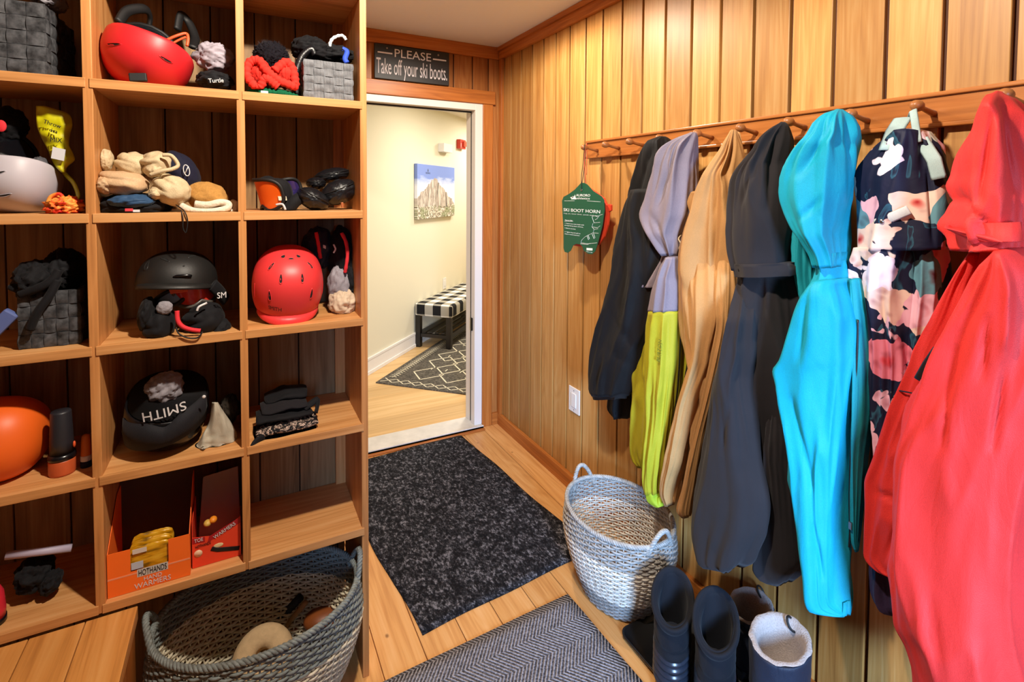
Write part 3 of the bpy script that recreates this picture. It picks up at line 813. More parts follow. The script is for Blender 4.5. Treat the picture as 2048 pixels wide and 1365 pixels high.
# 5 teal jacket -----------------------------------------------------
c = thing('ski_jacket', UN(1675, 300, 0, -.1), 'bright teal hooded ski jacket hanging between the charcoal coat and the floral trousers', 'jacket')
drape('hood', [(222, 1668, 1692), (230, 1652, 1705), (246, 1641, 1712), (272, 1630, 1717), (310, 1600, 1718), (350, 1581, 1717), (396, 1576, 1714), (420, 1583, 1710), (457, 1599, 1706), (480, 1614, 1705), (508, 1629, 1702), (534, 1637, 1700)], .18, .085, F_TEAL, c, .012, 41, creases=[(1650, 270, 1600, 350, 7, .012), (1690, 250, 1700, 400, 6, .012), (1640, 400, 1600, 440, 5, .010), (1680, 470, 1640, 430, 5, .006)])
drape('waist', [(520, 1634, 1702), (540, 1636, 1704), (560, 1630, 1708), (580, 1620, 1710)], .165, .07, F_TEAL, c, .006, 42, hem=False)
drape('coat_body', [(560, 1628, 1708), (610, 1602, 1714), (670, 1580, 1716), (716, 1563, 1716), (734, 1550, 1714), (765, 1559, 1712), (830, 1572, 1708), (885, 1583, 1705), (983, 1594, 1701), (1060, 1603, 1702), (1138, 1613, 1704), (1200, 1626, 1706), (1218, 1655, 1705), (1231, 1686, 1702)], .19, .075, F_TEAL, c, .010, 43, creases=[(1620, 590, 1600, 720, 6, .008), (1585, 800, 1620, 980, 6, .010), (1625, 1060, 1645, 1160, 6, .010)])
drape('sleeve', [(560, 1700, 1724), (640, 1706, 1736), (749, 1706, 1746), (846, 1702, 1744), (919, 1701, 1735), (1000, 1700, 1728), (1080, 1702, 1720), (1104, 1710, 1717)], .165, .035, F_TEALD, c, .006, 44, label='darker teal sleeve')
drape('rear_hood_panel', [(445, 1592, 1650), (500, 1592, 1650), (560, 1598, 1650), (620, 1612, 1660)], .09, .05, F_TEALD, c, .008, 45)
cord('zip', [(1716, 640, .19), (1712, 760, .195), (1702, 900, .19), (1699, 1000, .18), (1700, 1060, .18), (1698, 1095, .18)], .0022, M_ZIP, c)
part('zip_pull', MB().obox(UN(1701, 1052, 0, -.185), (.003, 0, 0), (0, .004, 0), (0, 0, .009)), M_METAL, c, False, .001)

# 6 floral trousers -------------------------------------------------
t = NT('floral_print'); p = t.pos(True)
wp = t.noise(p, 16, 3); 
off = t.node('ShaderNodeVectorMath', operation='MULTIPLY_ADD'); nz = t.node('ShaderNodeTexNoise'); nz.inputs['Scale'].default_value = 13
t.link(p, nz.inputs['Vector']); t.link(nz.outputs['Color'], off.inputs[0]); off.inputs[1].default_value = (.07, .07, .07); t.link(p, off.inputs[2])
vo = t.node('ShaderNodeTexVoronoi', feature='F1'); vo.inputs['Scale'].default_value = 11.5; t.link(off.outputs[0], vo.inputs['Vector'])
vo2 = t.node('ShaderNodeTexVoronoi', feature='F1'); vo2.inputs['Scale'].default_value = 30; t.link(off.outputs[0], vo2.inputs['Vector'])
rc = t.node('ShaderNodeSeparateColor'); t.link(vo.outputs['Color'], rc.inputs[0])
petal = t.math('ADD', vo.outputs['Distance'], t.math('MULTIPLY', vo2.outputs['Distance'], .35))
isf = t.ramp(petal, [(.74, (1, 1, 1, 1)), (.755, (0, 0, 0, 1))])
kind = t.ramp(rc.outputs[0], [(0, lin('e3b2c0')), (.25, lin('eadfe8')), (.45, lin('d9788a')), (.6, lin('c4d0c6')), (.75, lin('e6c9b8')), (.9, lin('5f8f9c'))], 'CONSTANT')
shade = t.ramp(vo2.outputs['Distance'], [(.0, (.55, .35, .38, 1)), (.35, (.95, .9, .92, 1)), (.7, (1, 1, 1, 1))])
core = t.ramp(vo.outputs['Distance'], [(.05, lin('c42f3a')), (.12, lin('f0a0a0')), (.2, (1, 1, 1, 1))])
fl = t.mix(1.0, t.mix(1.0, kind, shade, 'MULTIPLY'), core, 'MULTIPLY')
leaf = t.ramp(t.noise(t.mapping(p, (1, 1, .6), (.5, 0, 0)), 12, 2, .5, 2), [(.60, lin('10142e')), (.62, lin('29566a')), (.68, lin('10142e'))])
has = t.math('GREATER_THAN', rc.outputs[1], .10)
col = t.mix(t.math('MULTIPLY', isf, has), leaf, fl)
cr = t.noise(p, 12, 3, .5, 1.2); t.bump(cr, .3, .01)
F_FLOR = t.out(col, .65, .3)
c = thing('ski_trousers', UN(1820, 300, 0, -.1), 'navy ski trousers with pink and white floral print hanging by their straps', 'trousers')
drape('waist_section', [(262, 1790, 1860), (285, 1770, 1868), (310, 1748, 1874), (340, 1726, 1880), (365, 1720, 1886), (400, 1722, 1890), (450, 1716, 1893), (500, 1712, 1894)], .12, .05, F_FLOR, c, .010, 51, creases=[(1800, 300, 1760, 440, 6, .008), (1860, 300, 1870, 480, 5, .010)], hem=False)
drape('trouser_leg', [(495, 1712, 1830), (545, 1711, 1826), (600, 1714, 1826), (655, 1729, 1830), (720, 1741, 1834), (800, 1748, 1830), (880, 1752, 1828), (1000, 1746, 1830), (1100, 1745, 1826), (1125, 1752, 1820)], .12, .05, F_FLOR, c, .010, 52, creases=[(1760, 560, 1770, 720, 7, .010)])
drape('trouser_leg', [(495, 1815, 1894), (575, 1812, 1896), (620, 1815, 1890), (720, 1815, 1880), (900, 1815, 1870), (1100, 1820, 1875), (1120, 1825, 1870)], .085, .05, F_FLOR, c, .010, 53)
F_PALE = fabric('pale_teal_print', '9db4b4', .65, nz=.35)
strap('strap', [(1775, 300, .165), (1790, 260, .14), (1806, 236, .11), (1818, 236, .09)], 0, .020, .002, F_PALE, c, 'pale printed strap')
strap('hanging_loop', [(1836, 285, .15), (1830, 245, .14), (1826, 221, .125), (1822, 232, .09)], 0, .008, .002, F_PALE, c, 'pale hanging loop')
strap('strap', [(1842, 280, .14), (1868, 320, .15), (1878, 358, .15)], 0, .014, .002, F_PALE, c, 'pale printed strap')
for (a, b_), (e, f_) in (((1752, 448), (1818, 420)),):
    strap('waist_tab', [(a, b_, .172), ((a+e)/2, (b_+f_)/2, .176), (e, f_, .172)], 0, .011, .002, fabric('tab_cloth', 'c9c9c4', .6), c, 'pale waist tab')
part('snap_button', MB().ell(UN(1762, 443, 0, -.180), (.003, .006, .006), nu=12, nv=6), M_METAL, c)

# 7 red jacket ------------------------------------------------------
c = thing('ski_jacket', UN(1990, 300, 0, -.1), 'bright red ski jacket hanging nearest the camera with a black sleeve pocket zip', 'jacket')
drape('hood', [(187, 1986, 2010), (194, 1972, 2030), (210, 1960, 2048), (235, 1947, 2064), (265, 1936, 2075), (310, 1918, 2085), (350, 1913, 2090), (372, 1906, 2092), (400, 1918, 2094), (425, 1908, 2094), (452, 1892, 2094), (470, 1908, 2092), (500, 1918, 2086)], .18, .085, F_RED, c, .012, 61, creases=[(1985, 230, 1960, 400, 8, .014), (2010, 210, 2030, 380, 8, .014), (1925, 500, 2030, 470, 7, .020), (1915, 400, 1990, 460, 6, .012)])
drape('hood_peak', [(500-45, 1888, 1905), (462, 1900, 1945), (474, 1925, 2010), (484, 1960, 2048)], .26, .02, F_RED, c, .003, 62)
drape('coat_body', [(480, 1925, 2090), (520, 1935, 2095), (600, 1915, 2110), (700, 1885, 2090), (812, 1850, 2060), (950, 1840, 2040), (1100, 1835, 2025), (1200, 1840, 2015)], .12, .08, F_RED, c, .016, 63)
drape('sleeve', [(505, 1938, 1985), (540, 1916, 1975), (568, 1901, 1962), (635, 1869, 1945), (694, 1837, 1925), (720, 1829, 1915), (773, 1807, 1895), (830, 1785, 1880), (885, 1763, 1865), (925, 1748, 1862), (958, 1737, 1860), (1000, 1739, 1860), (1099, 1738, 1850), (1130, 1762, 1850), (1147, 1795, 1845)], .17, .05, F_RED, c, .009, 64, creases=[(1860, 720, 1800, 900, 6, .008), (1750, 985, 1800, 1000, 5, .008), (1800, 1040, 1770, 1120, 5, .006)])
drape('sleeve', [(500, 1990, 2070), (560, 1960, 2110), (640, 1915, 2125), (700, 1881, 2130), (770, 1850, 2120), (812, 1832, 2110), (860, 1815, 2096), (919, 1800, 2078), (1000, 1799, 2058), (1100, 1800, 2042), (1200, 1800, 2034), (1240, 1803, 2034), (1280, 1822, 2036), (1340, 1836, 2042), (1420, 1842, 2052), (1480, 1850, 2050)], .225, .075, F_RED, c, .011, 65, creases=[(1975, 640, 1960, 760, 9, .012), (2010, 700, 1990, 900, 9, .012), (1900, 700, 1880, 900, 9, .008), (1860, 1200, 1890, 1340, 8, .006)])
strap('pocket_zip', [(1874, 698, .238), (1852, 730, .238), (1835, 760, .236)], 0, .007, .0015, M_ZIP, c, 'black pocket zip')
cord('seam', [(1799, 782, .213), (1820, 786, .223), (1842, 791, .226)], .0016, M_ZIP, c)
# dark lining tail seen below the red sleeve
c = thing('fleece_jacket', UN(1770, 900, 0, -.08), 'dark plum fleece hem showing below the red jacket sleeve', 'jacket')
drape('jacket_body', [(1040, 1742, 1812), (1110, 1737, 1820), (1160, 1738, 1822), (1200, 1752, 1822), (1228, 1795, 1818)], .14, .05, F_PURP, c, .008, 71)
# 8 pink patterned jacket at the frame edge
c = thing('patterned_jacket', UN(2060, 600, 0, -.1), 'pink and red patterned jacket cut off at the right frame edge', 'jacket')
t = NT('pink_pattern'); p = t.pos(True)
t_c = t.ramp(t.noise(p, 30, 3, .6, 2), [(.42, lin('b02038')), (.5, lin('e86a7a')), (.6, lin('f0b0b0'))])
F_PINK = t.out(t_c, .7, .2)
drape('jacket_body', [(300, 2110, 2150), (400, 2085, 2190), (600, 2070, 2220), (900, 2050, 2230), (1160, 2036, 2220), (1400, 2044, 2200)], .10, .07, F_PINK, c, .012, 81)
drape('hood', [(230, 2120, 2140), (260, 2105, 2165), (340, 2092, 2185), (430, 2090, 2190)], .12, .06, F_PINK, c, .010, 82)

# boot horn tag and red horn ---------------------------------------
M_GREEN = plain('tag_green', '0f5138', .45)
M_TXT = plain('tag_white', 'e8ece6', .6)
M_HORN = plain('horn_red', 'e2482e', .35, nz=.05)
gx_ = .105
def TG(px, py, d=gx_): return UN(px, py, 0, -d)
out = [(1162, 366), (1168, 366), (1174, 369), (1186, 382), (1203, 393), (1208, 400), (1209, 420), (1205, 450), (1200, 470), (1194, 492), (1190, 503), (1184, 509), (1176, 508), (1168, 502), (1165, 494), (1160, 489), (1152, 488), (1146, 491), (1141, 502), (1135, 506), (1129, 504), (1127, 497), (1127, 460), (1125, 430), (1124, 402), (1127, 394), (1138, 388), (1150, 379)]
tg = thing('ski_boot_horn', TG(1165, 510), 'green boot horn card with a red plastic horn behind it hanging from the first peg', 'boot horn')
def plate(pts, d, th, bend=.012):
    P = [TG(a, b_, d) for a, b_ in pts]; cy = sum(v.y for v in P)/len(P); w_ = max(abs(v.y-cy) for v in P)
    P = [v+Vector((bend*((v.y-cy)/w_)**2, 0, 0)) for v in P]
    m = MB(); n = len(P)
    # fan strips via centre keep the slight curl
    bm_v = P+[v+Vector((th, 0, 0)) for v in P]
    F = [tuple(range(n)), tuple(reversed(range(n, 2*n)))]+[(i, (i+1) % n, n+(i+1) % n, n+i) for i in range(n)]
    return m.add(bm_v, F)
cardp = part('card', plate(out, gx_, .002, .0), M_GREEN, tg, False, label='dark green printed card')
rim = [(1172, 372), (1190, 384), (1206, 396), (1212, 410), (1216, 408), (1220, 410), (1220, 422), (1216, 424), (1214, 450), (1207, 474), (1197, 490), (1186, 496), (1170, 494), (1156, 494), (1146, 492), (1135, 480), (1132, 400), (1150, 384)]
mb = plate(rim, gx_-.018, .012, .01)
part('horn', mb, M_HORN, tg, False, .003, 'red plastic horn')
part('eyelet', MB().lathe([(.0035, .001), (.006, .001), (.006, -.001), (.0035, -.001)], TG(1163, 380, gx_+.001), 16, axis=Vector((1, 0, 0))), M_METAL, tg)
cord('cord', [(1163, 380, gx_+.003), (1163, 352, .108), (1166, 330, .10), (1169, 294, .10), (1170, 290, .095), (1172, 297, .07), (1168, 340, .095), (1163, 372, .10)], .0016, M_BLACK, tg)
cord('cord', [(1172, 376, .09), (1170, 345, .095), (1169, 320, .095), (1172, 294, .09), (1174, 292, .08), (1173, 350, .085)], .0014, plain('cord_red', 'c43a2a', .6), tg)
yd = Vector((0, 0, 1))
xd = Vector((0, -1, 0))
def tt(body, px, py, h, w_, al='LEFT'):
    P = TG(px, py, gx_+.0004)
    x1 = TG(px+w_, py, gx_+.0004)
    text('card_lettering', body, h, P, xd, yd, M_TXT, tg, .0004, abs(x1.y-P.y), al)
tt('AURORO', 1152.5, 393, .011, 28); tt('athletics', 1151.5, 398.5, .009, 28)
tt('SKI BOOT HORN', 1127, 422.5, .0145, 73)
tt('Tug on, lever free, quick and easy', 1127, 427.5, .0035, 72)
tt('How to Use:', 1130, 441.5, .006, 15)
for k, (s_, w_, yy) in enumerate((('1. Insert horn into back with', 38, 447.5), ('prongs facing back of boot.', 37, 451.5), ('2. Slide foot into boot.', 22, 457), ('3. Tighten leg and pull on', 31, 464.5), ('strap to remove boot horn.', 30, 468.5))):
    tt(s_, 1129.5, yy, .0042, w_)
tt('Made in USA', 1173, 504, .003, 12)
def tl(pts, wd=.0011, nm='card_drawing'):
    P = [TG(a, b_, gx_+.0006) for a, b_ in pts]
    return MB().tube(P, wd, 6)
mb = MB()
for pts in ([(1205, 429), (1199, 431), (1194, 438), (1190, 440)], [(1185, 437), (1184, 433), (1190, 432), (1195, 434)], [(1185, 437), (1188, 446), (1200, 445)], [(1186, 447), (1184, 454), (1195, 456), (1200, 452)], [(1184, 454), (1188, 459), (1196, 458)], [(1188, 460), (1186, 466), (1197, 467)], [(1186, 466), (1178, 470), (1170, 474), (1163, 481), (1162, 486), (1176, 488), (1194, 486)], [(1162, 486), (1161, 488), (1175, 489.5), (1180, 487)], [(1174, 472), (1177, 480), (1179, 478), (1176, 470)], [(1184, 468), (1188, 478), (1190, 476), (1187, 467)], [(1129, 402), (1149, 402)], [(1174, 402), (1201, 404)], [(1129, 443), (1146, 443)]):
    m_ = tl(pts, .0007); mb.add(m_.v, m_.f)
part('card_drawing', mb, M_TXT, tg, False, label='white outline drawing of a ski boot')
mb = MB().add([TG(a, b_, gx_+.0006) for a, b_ in ((1142, 399), (1146, 392), (1148, 394), (1150, 389), (1152, 399))], [(0, 1, 2, 3, 4)])
mb.add([TG(a, b_, gx_+.0006) for a, b_ in ((1173, 496), (1185, 497), (1185, 501.5), (1173, 501))], [(0, 1, 2, 3)])
mb.add([TG(a, b_, gx_+.0006) for a, b_ in ((1140, 395), (1147, 393.5), (1147, 395), (1143, 397.5))], [(0, 1, 2, 3)])
part('card_emblem', mb, M_TXT, tg, False, label='white winged emblem and small flag')
# ================================================================== BASKETS, TRAY, BOOTS
def wicker(name, zs, cols):
    t = NT(name); z = t.sep(t.pos())[2]
    zz = t.math('ADD', z, t.math('MULTIPLY', t.noise(t.pos(), 14, 2), .008))
    mx = zs[-1]
    f = t.math('DIVIDE', zz, mx)
    st = []
    for i, c in enumerate(cols): st.append(((zs[i])/mx, lin(c)))
    base = t.ramp(f, st, 'CONSTANT')
    n = t.noise(t.mapping(t.pos(), (1, 1, 2)), 60, 3, .7)
    col = t.mix(1.0, base, t.ramp(n, [(.3, (.6, .55, .5, 1)), (.6, (1, 1, 1, 1))]), 'MULTIPLY')
    return t.out(col, .55, .3)
def rope(mb, pts, rad, r, turns, strands=3, closed=False, seg=7, sub=1):
    pts = [Vector(p) for p in pts]; m = len(pts)
    fr = []; N_ = None
    for i, p in enumerate(pts):
        a = pts[(i-1) % m] if closed or i > 0 else p; b = pts[(i+1) % m] if closed or i < m-1 else p
        t_ = (b-a).normalized()
        if N_ is None: N_ = t_.orthogonal()
        N_ = (N_-t_*N_.dot(t_)).normalized(); fr.append((p, N_.copy(), t_.cross(N_)))
    for k in range(strands):
        P = []
        for i, (p, n_, b_) in enumerate(fr):
            a = 2*math.pi*(turns*i/(m if closed else m-1)+k/strands)
            P.append(p+n_*(rad*math.cos(a))+b_*(rad*math.sin(a)))
        mb.tube(P, r, seg, closed)
def basket(name, label, c, A, B, hgt, prof, mat, ends, hx, lean=0, N_=52, group=None):
    """ends: handles sit on the long axis ('X' or 'Y')"""
    th = thing(name, (c[0], c[1], 0.009 if c[2] > 0 else 0), label, 'basket', group)
    z0 = c[2]
    def R(z, ang, off=0, zo=0):
        k = prof(z/hgt)
        ca, sa = math.cos(ang), math.sin(ang)
        return Vector((c[0]+(A*k+off)*ca, c[1]+(B*k+off)*sa, z0+z+zo))
    mb = MB(); rows = int(hgt/.0088)
    for r in range(rows):
        z = .004+r*.0088; P = []
        for j in range(N_*4):
            s = j/4; P.append(R(z, 2*math.pi*s/N_, .0034*math.cos(math.pi*(s+r)), .0008*math.sin(s*1.7+r*2.1)))
        mb.tube(P, .0036, 5, True, ry=.0046, up=(1, 0, 0) if False else None)
    part('woven_side', mb, mat, th, label='woven wicker wall in grey and cream bands')
    mb = MB()
    for s in range(N_):
        a = 2*math.pi*(s+.0)/N_
        mb.tube([R(hgt*k/9, a) for k in range(10)], .0026, 5)
    part('stakes', mb, mat, th)
    base = MB().rings([[R(.004, 2*math.pi*j/60)*1 for j in range(60)]], False, True) if False else MB()
    ring = [R(0, 2*math.pi*j/60) for j in range(60)]; up_ = [p+Vector((0, 0, .008)) for p in ring]
    base.rings([ring, up_]); part('basket_bottom', base, mat, th, False)
    mb = MB(); path = [R(hgt, 2*math.pi*j/260, 0, .002) for j in range(260)]
    rope(mb, path, .0052, .0046, 46, 3, True, 6)
    part('braided_rim', mb, mat, th)
    for sgn in (1, -1):
        mb = MB(); P = []
        a0 = 0 if ends == 'X' else math.pi/2
        if sgn < 0: a0 += math.pi
        for k in range(41):
            s = k/40; a = a0+(s-.5)*2*hx
            out = .010*math.sin(math.pi*s)
            P.append(R(hgt, a, out, -.028+.082*math.sin(math.pi*s)**.8))
        rope(mb, P, .0045, .0048, 7, 3, False, 6)
        hd_ = part('handle', mb, mat, th)
        for e in (-1, 1):
            mb = MB(); q = R(hgt, a0+e*hx, .002, -.004)
            for k in range(4):
                zc = q+Vector((0, 0, -.012+k*.006))
                mb.ell(zc, (.010, .010, .0035), nu=10, nv=6)
            part('handle_wrap', mb, mat, hd_)
    return th
WK1 = wicker('wicker_large', [0, .10, .265, .40], ['9a968a', 'e0d8be', '808886', '808886'])
WK2 = wicker('wicker_small', [0, .085, .235, .36], ['a8a6a2', 'ece6da', 'b2b0ac', 'b2b0ac'])
prof = lambda s: .66+.40*math.sin(min(1, s*1.15)*math.pi*.5)-.06*max(0, s-.72)/.28
b2 = basket('wicker_basket', 'empty grey and white wicker basket on the floor against the wall beside the boot tray', (-.235, -1.475, .002), .172, .225, .315, prof, WK2, 'Y', .30)
b1 = basket('wicker_basket', 'large grey and cream wicker basket holding a roll beneath the cubby shelves', (-1.432, -1.385, .002), .258, .198, .35, prof, WK1, 'X', .30, N_=66)

# things in the large basket
M_BEIGE = plain('rolled_cloth', 'c9ac84', .9, .1, nz=.12, ns=60, bump=.3, bs=200)
cpos = UN(526, 1318, 2, .15)
ax = Vector((-.15, -.72, .75)).normalized()
mb = MB().lathe([(.024, -.028), (.038, -.034), (.066, -.032), (.080, -.018), (.083, 0), (.080, .018), (.066, .032), (.038, .034), (.024, .028), (.022, 0), (.024, -.028)], cpos, 40, axis=ax)
o = finish('tape_roll', mb, M_BEIGE); tag(o, 'thick beige roll with a hollow core lying in the large basket', 'roll')
cp = UN(648, 1235, 2, .14)
mb = MB().ell(cp, (.062, .045, .03), nu=24, nv=14)
o = finish('brown_pouch', mb, plain('brown_leather', '8a4a20', .45, nz=.2, ns=30)); tag(o, 'rounded brown leather pouch in the large basket behind the roll', 'pouch')
P = [UN(575, 1250, 2, .12), UN(612, 1205, 2, .20)]
o = finish('wooden_stick', MB().tube([P[0], P[0].lerp(P[1], .5), P[1]], .008, 10), plain('stick_wood', 'a87c4a', .6, nz=.2)); tag(o, 'slim pale wooden stick leaning inside the large basket', 'stick')
P = [UN(560, 1238, 2, .12), UN(600, 1196, 2, .20)]
o = finish('ice_scraper', MB().tube([P[0], P[0].lerp(P[1], .5), P[1]], .013, 10), M_BLACK); tag(o, 'dark rod lying beside the pale stick in the large basket', 'rod')

# boot tray
def rrect(x0, x1, y0, y1, r, z, n=6):
    out = []
    for cx, cy, a0 in ((x1-r, y1-r, 0), (x0+r, y1-r, 90), (x0+r, y0+r, 180), (x1-r, y0+r, 270)):
        for k in range(n+1):
            a = math.radians(a0+90*k/n); out.append(Vector((cx+r*math.cos(a), cy+r*math.sin(a), z)))
    return out
T = (-.358, -.028, -2.52, -1.632)
mb = MB().rings([rrect(T[0]+.008, T[1]-.008, T[2]+.008, T[3]-.008, .03, .001), rrect(*T, .035, .016), rrect(T[0]-.001, T[1]+.001, T[2]-.001, T[3]+.001, .036, .020), rrect(T[0]+.006, T[1]-.006, T[2]+.006, T[3]-.006, .03, .020),
                 rrect(T[0]+.014, T[1]-.014, T[2]+.014, T[3]-.014, .024, .006)])
o = finish('boot_tray', mb, plain('tray_rubber', '141416', .35, .5)); tag(o, 'black rubber boot tray on the floor under the coats', 'tray')

def boot(name, label, px, py, ztop, ang, lx, ly, mats, ribs=0, ruched=False, lining=None, group=None):
    """shaft opening measured at (px,py), height ztop; toe points along ang"""
    cc = UN(px, py, 2, ztop); ca, sa = math.cos(ang), math.sin(ang)
    zb = .0066
    th = thing(name, (cc.x, cc.y, zb), label, 'boot', group)
    def L(x, y, z): return Vector((cc.x+x*ca-y*sa, cc.y+x*sa+y*ca, z))
    m_up, m_low, m_sole = mats
    n = 48
    def ring(z, ax_, ay_, ox, tilt=0, jit=0, ph=0):
        out = []
        for j in range(n):
            a = 2*math.pi*j/n
            k = 1+jit*math.sin(a*9+ph)+jit*.7*math.sin(a*14+ph*2)
            out.append(L(ox+ax_*math.cos(a)*k, ay_*math.sin(a)*k, z+tilt*math.cos(a)+jit*.05*math.sin(a*5+ph)))
        return out
    # shaft
    TL = .034 if ribs else .014
    R = []; H0 = ztop-zb
    nz_ = 46
    for i in range(nz_+1):
        s = i/nz_; z = zb+.055+(H0-.055)*s
        w_ = 1+.10*s
        rb = (.035*math.sin(s*2*math.pi*ribs) if ribs and s < .62 else 0)
        if ruched and s > .75: rb -= .20*math.exp(-((s-.88)/.045)**2)
        jit = .0
        if ruched and s > .72: jit = .035*min(1, (s-.72)/.1)
        R.append(ring(z, lx*.92*w_*(1+rb), ly*.90*w_*(1+rb), 0.0, TL*max(0, s-.3)/.7, jit+.006, i*.35))
    top = ztop
    if ribs:
        cr_ = []
        for k in range(40):
            a = 2*math.pi*k/40; cr_.append(L(lx*.94*math.cos(a), ly*.92*math.sin(a), top-.012+TL*math.cos(a)))
        part('padded_collar', MB().tube(cr_, .024, 12, True, ry=.0095, up=(0, 0, 1)), m_up, th)
    R.append(ring(top+.006, lx*.98, ly*.96, 0, TL, .02 if ruched else .004, 3))
    R.append(ring(top+.004, lx*(.955 if lining else .86), ly*(.935 if lining else .82), 0, TL, .0 if lining else .01, 3))
    kk = 1.12 if lining else 1.0
    R.append(ring(top-.012, lx*.80*kk, ly*.76*kk, 0, TL, 0))
    R.append(ring(top-.10, lx*.74*kk, ly*.72*kk, 0))
    R.append(ring(zb+.06, lx*.62*kk, ly*.62*kk, 0))
    part('shaft', MB().rings(R), m_up, th)
    if lining:
        Rl = [ring(top+.0075, lx*1.0, ly*.98, 0, .014, .02, 1), ring(top+.012, lx*.90, ly*.88, 0, .014, .02, 2), ring(top+.004, lx*.78, ly*.74, 0, .013, .01, 2), ring(top-.03, lx*.71, ly*.68, 0, .01), ring(top-.12, lx*.66, ly*.63, 0), ring(top-.12, lx*.1, ly*.1, 0),
              ]
        part('fleece_lining', MB().rings(Rl, False, False), lining, th, label='pale fleece lining')
    if ribs:
        R = []
        for i in range(41):
            s = i/40; z = zb+.05+.105*s
            k = 1.05+.035*math.sin(s*2*math.pi*ribs)
            R.append(ring(z, lx*.94*k, ly*.92*k, 0, .006*s, 0))
        R.append(ring(zb+.157, lx*.80, ly*.78, 0))
        part('rubber_shell', MB().rings(R), m_low, th, label='glossy ribbed rubber lower')
    # foot
    R = []
    for i in range(25):
        s = i/24; x = -lx*.98+s*(.285)
        prof_h = (.085 if s < .42 else .085-.045*((s-.42)/.58)**1.3)*math.sqrt(max(0, 1-((abs(s-.5)*2)**9)))
        wd = (.040+.012*math.sin(math.pi*min(1, s*1.05)))*math.sqrt(max(.02, 1-((abs(s-.5)*2)**5)))
        rg_ = []
        for j in range(n):
            a = 2*math.pi*j/n
            zz = zb+.022+max(.004, prof_h)*(.5+.5*math.sin(a)) if True else 0
            rg_.append(L(x, wd*math.cos(a), zz))
        R.append(rg_)
    part('foot', MB().rings(R), m_low, th)
    P_ = []
    outl = []
    for j in range(60):
        a = 2*math.pi*j/60; cx_ = math.cos(a); sx2 = math.sin(a)
        outl.append((-lx*.98+.1425+.149*(abs(cx_)**.8)*(1 if cx_ > 0 else -1), .052*(abs(sx2)**.7)*(1 if sx2 > 0 else -1)*(1 if cx_ > 0 else .9)))
    part('sole', MB().rings([[L(a, b_, z) for a, b_ in outl] for z in (zb, zb+.026)]), m_sole, th, False, .003)
    return th, L, cc
M_NYL = fabric('boot_nylon', '1b2233', .6, 500, .2, .2, .3, .8, .4)
M_RUB = plain('boot_rubber', '2a2f3a', .28, .6, nz=.2, ns=30)
M_SOLE = plain('boot_sole', '0e0e11', .5)
M_NEO = fabric('boot_neoprene', '11131a', .8, 900, .2, .3, .3, .3)
M_FLEECE = fabric('fleece_cream', 'aca09a', .95, 250, .1, .5, 1.2, .6)
# heel side faces the room, toes face the wall
bt1 = boot('snow_boot', 'tall black boot with padded collar and ribbed rubber, closest to the basket', 1346, 1196, .285, math.radians(42), .078, .056, (M_NEO, M_RUB, M_SOLE), 5)
bt2 = boot('snow_boot', 'tall black boot with padded collar, second from the basket', 1432, 1240, .295, math.radians(38), .078, .056, (M_NEO, M_RUB, M_SOLE), 5)
bt3 = boot('winter_boot', 'navy nylon boot with gathered drawstring top, closer to the wall', 1502, 1216, .225, math.radians(10), .064, .064, (M_NYL, M_RUB, M_SOLE), 0, True, M_FLEECE)
bt4 = boot('winter_boot', 'navy nylon boot with cream fleece lining showing, nearest the camera', 1560, 1282, .315, math.radians(8), .080, .074, (M_NYL, M_RUB, M_SOLE), 0, False, M_FLEECE)
for (th, L, cc), lb in ((bt3, None), (bt4, None)):
    pts = []
    for k in range(40):
        a = 2*math.pi*k/40; pts.append(L(.0+.012*math.cos(a)+.06, .010*math.sin(a), (.245 if th is bt3[0] else .33)+.014*math.sin(a)))
    part('lace_loop', MB().tube(pts, .003, 6, True), M_BLACK, th)

# ================================================================== THINGS ON THE SHELVES
def clampc(mb, cl, front=None):
    x0, x1, y0, y1, z0, z1 = cl
    def f(v): return Vector((min(max(v.x, x0), x1), min(v.y, y1) if front is None else min(max(v.y, front), y1), min(max(v.z, z0), z1)))
    return mb.map(f)
def bb(a, b, c, d, Y):
    P = UN(a, b, 1, Y); Q = UN(c, d, 1, Y)
    return (P.x+Q.x)/2, (P.z+Q.z)/2, abs(Q.x-P.x)/2, abs(P.z-Q.z)/2
def lump(c, rad, seed=0, amp=.12, f=3.0, rot=None, ridge=True, nu=64, nv=40, sq=1, fing=0):
    def fn(d):
        if fing:
            gr = abs(math.sin(d.z*fing+seed))**.5
            return (1-.16*(1-gr)*min(1, max(0, .5-d.x*1.2)))*(1+amp*noise.noise(d*2.2+Vector((seed*5.1, 0, seed))))*(1+.10*max(0, -d.x)*(gr-.5))
        q = d*f+Vector((seed*5.1, seed*3.3, seed))
        n_ = noise.noise(q); m_ = 1-2*abs(noise.noise(q*1.7))
        return 1+amp*(n_+(.6*m_-.3 if ridge else 0))
    m = MB().ell(c, rad, rot, nu, nv, fn)
    return m
def pillow(c, rad, seed):
    def fn(d):
        e = (abs(d.x)**7+abs(d.z)**7+abs(d.y)**2)**(-1/7) if abs(d.y) < .6 else 1
        return min(e, 1.35)*(1+.04*noise.noise(d*5+Vector((seed, 0, 0))))
    return MB().ell(c, rad, None, 40, 24, fn)
def cloth_lump(name, box, Y, ry, mat, parent, cl, seed, amp=.14, f=2.6, rotz=0, ang=0, label=None, fing=0):
    cx, cz, rx, rz = bb(*box, Y)
    rot = Matrix.Rotation(math.radians(ang), 3, 'Y')
    m = clampc(lump((cx, Y, cz), (rx, ry, rz), seed, amp, f, rot, fing=fing), cl)
    return part(name, m, mat, parent, label=label) if parent else finish(name, m, mat)
def at(px, py, Y): return UN(px, py, 1, Y)
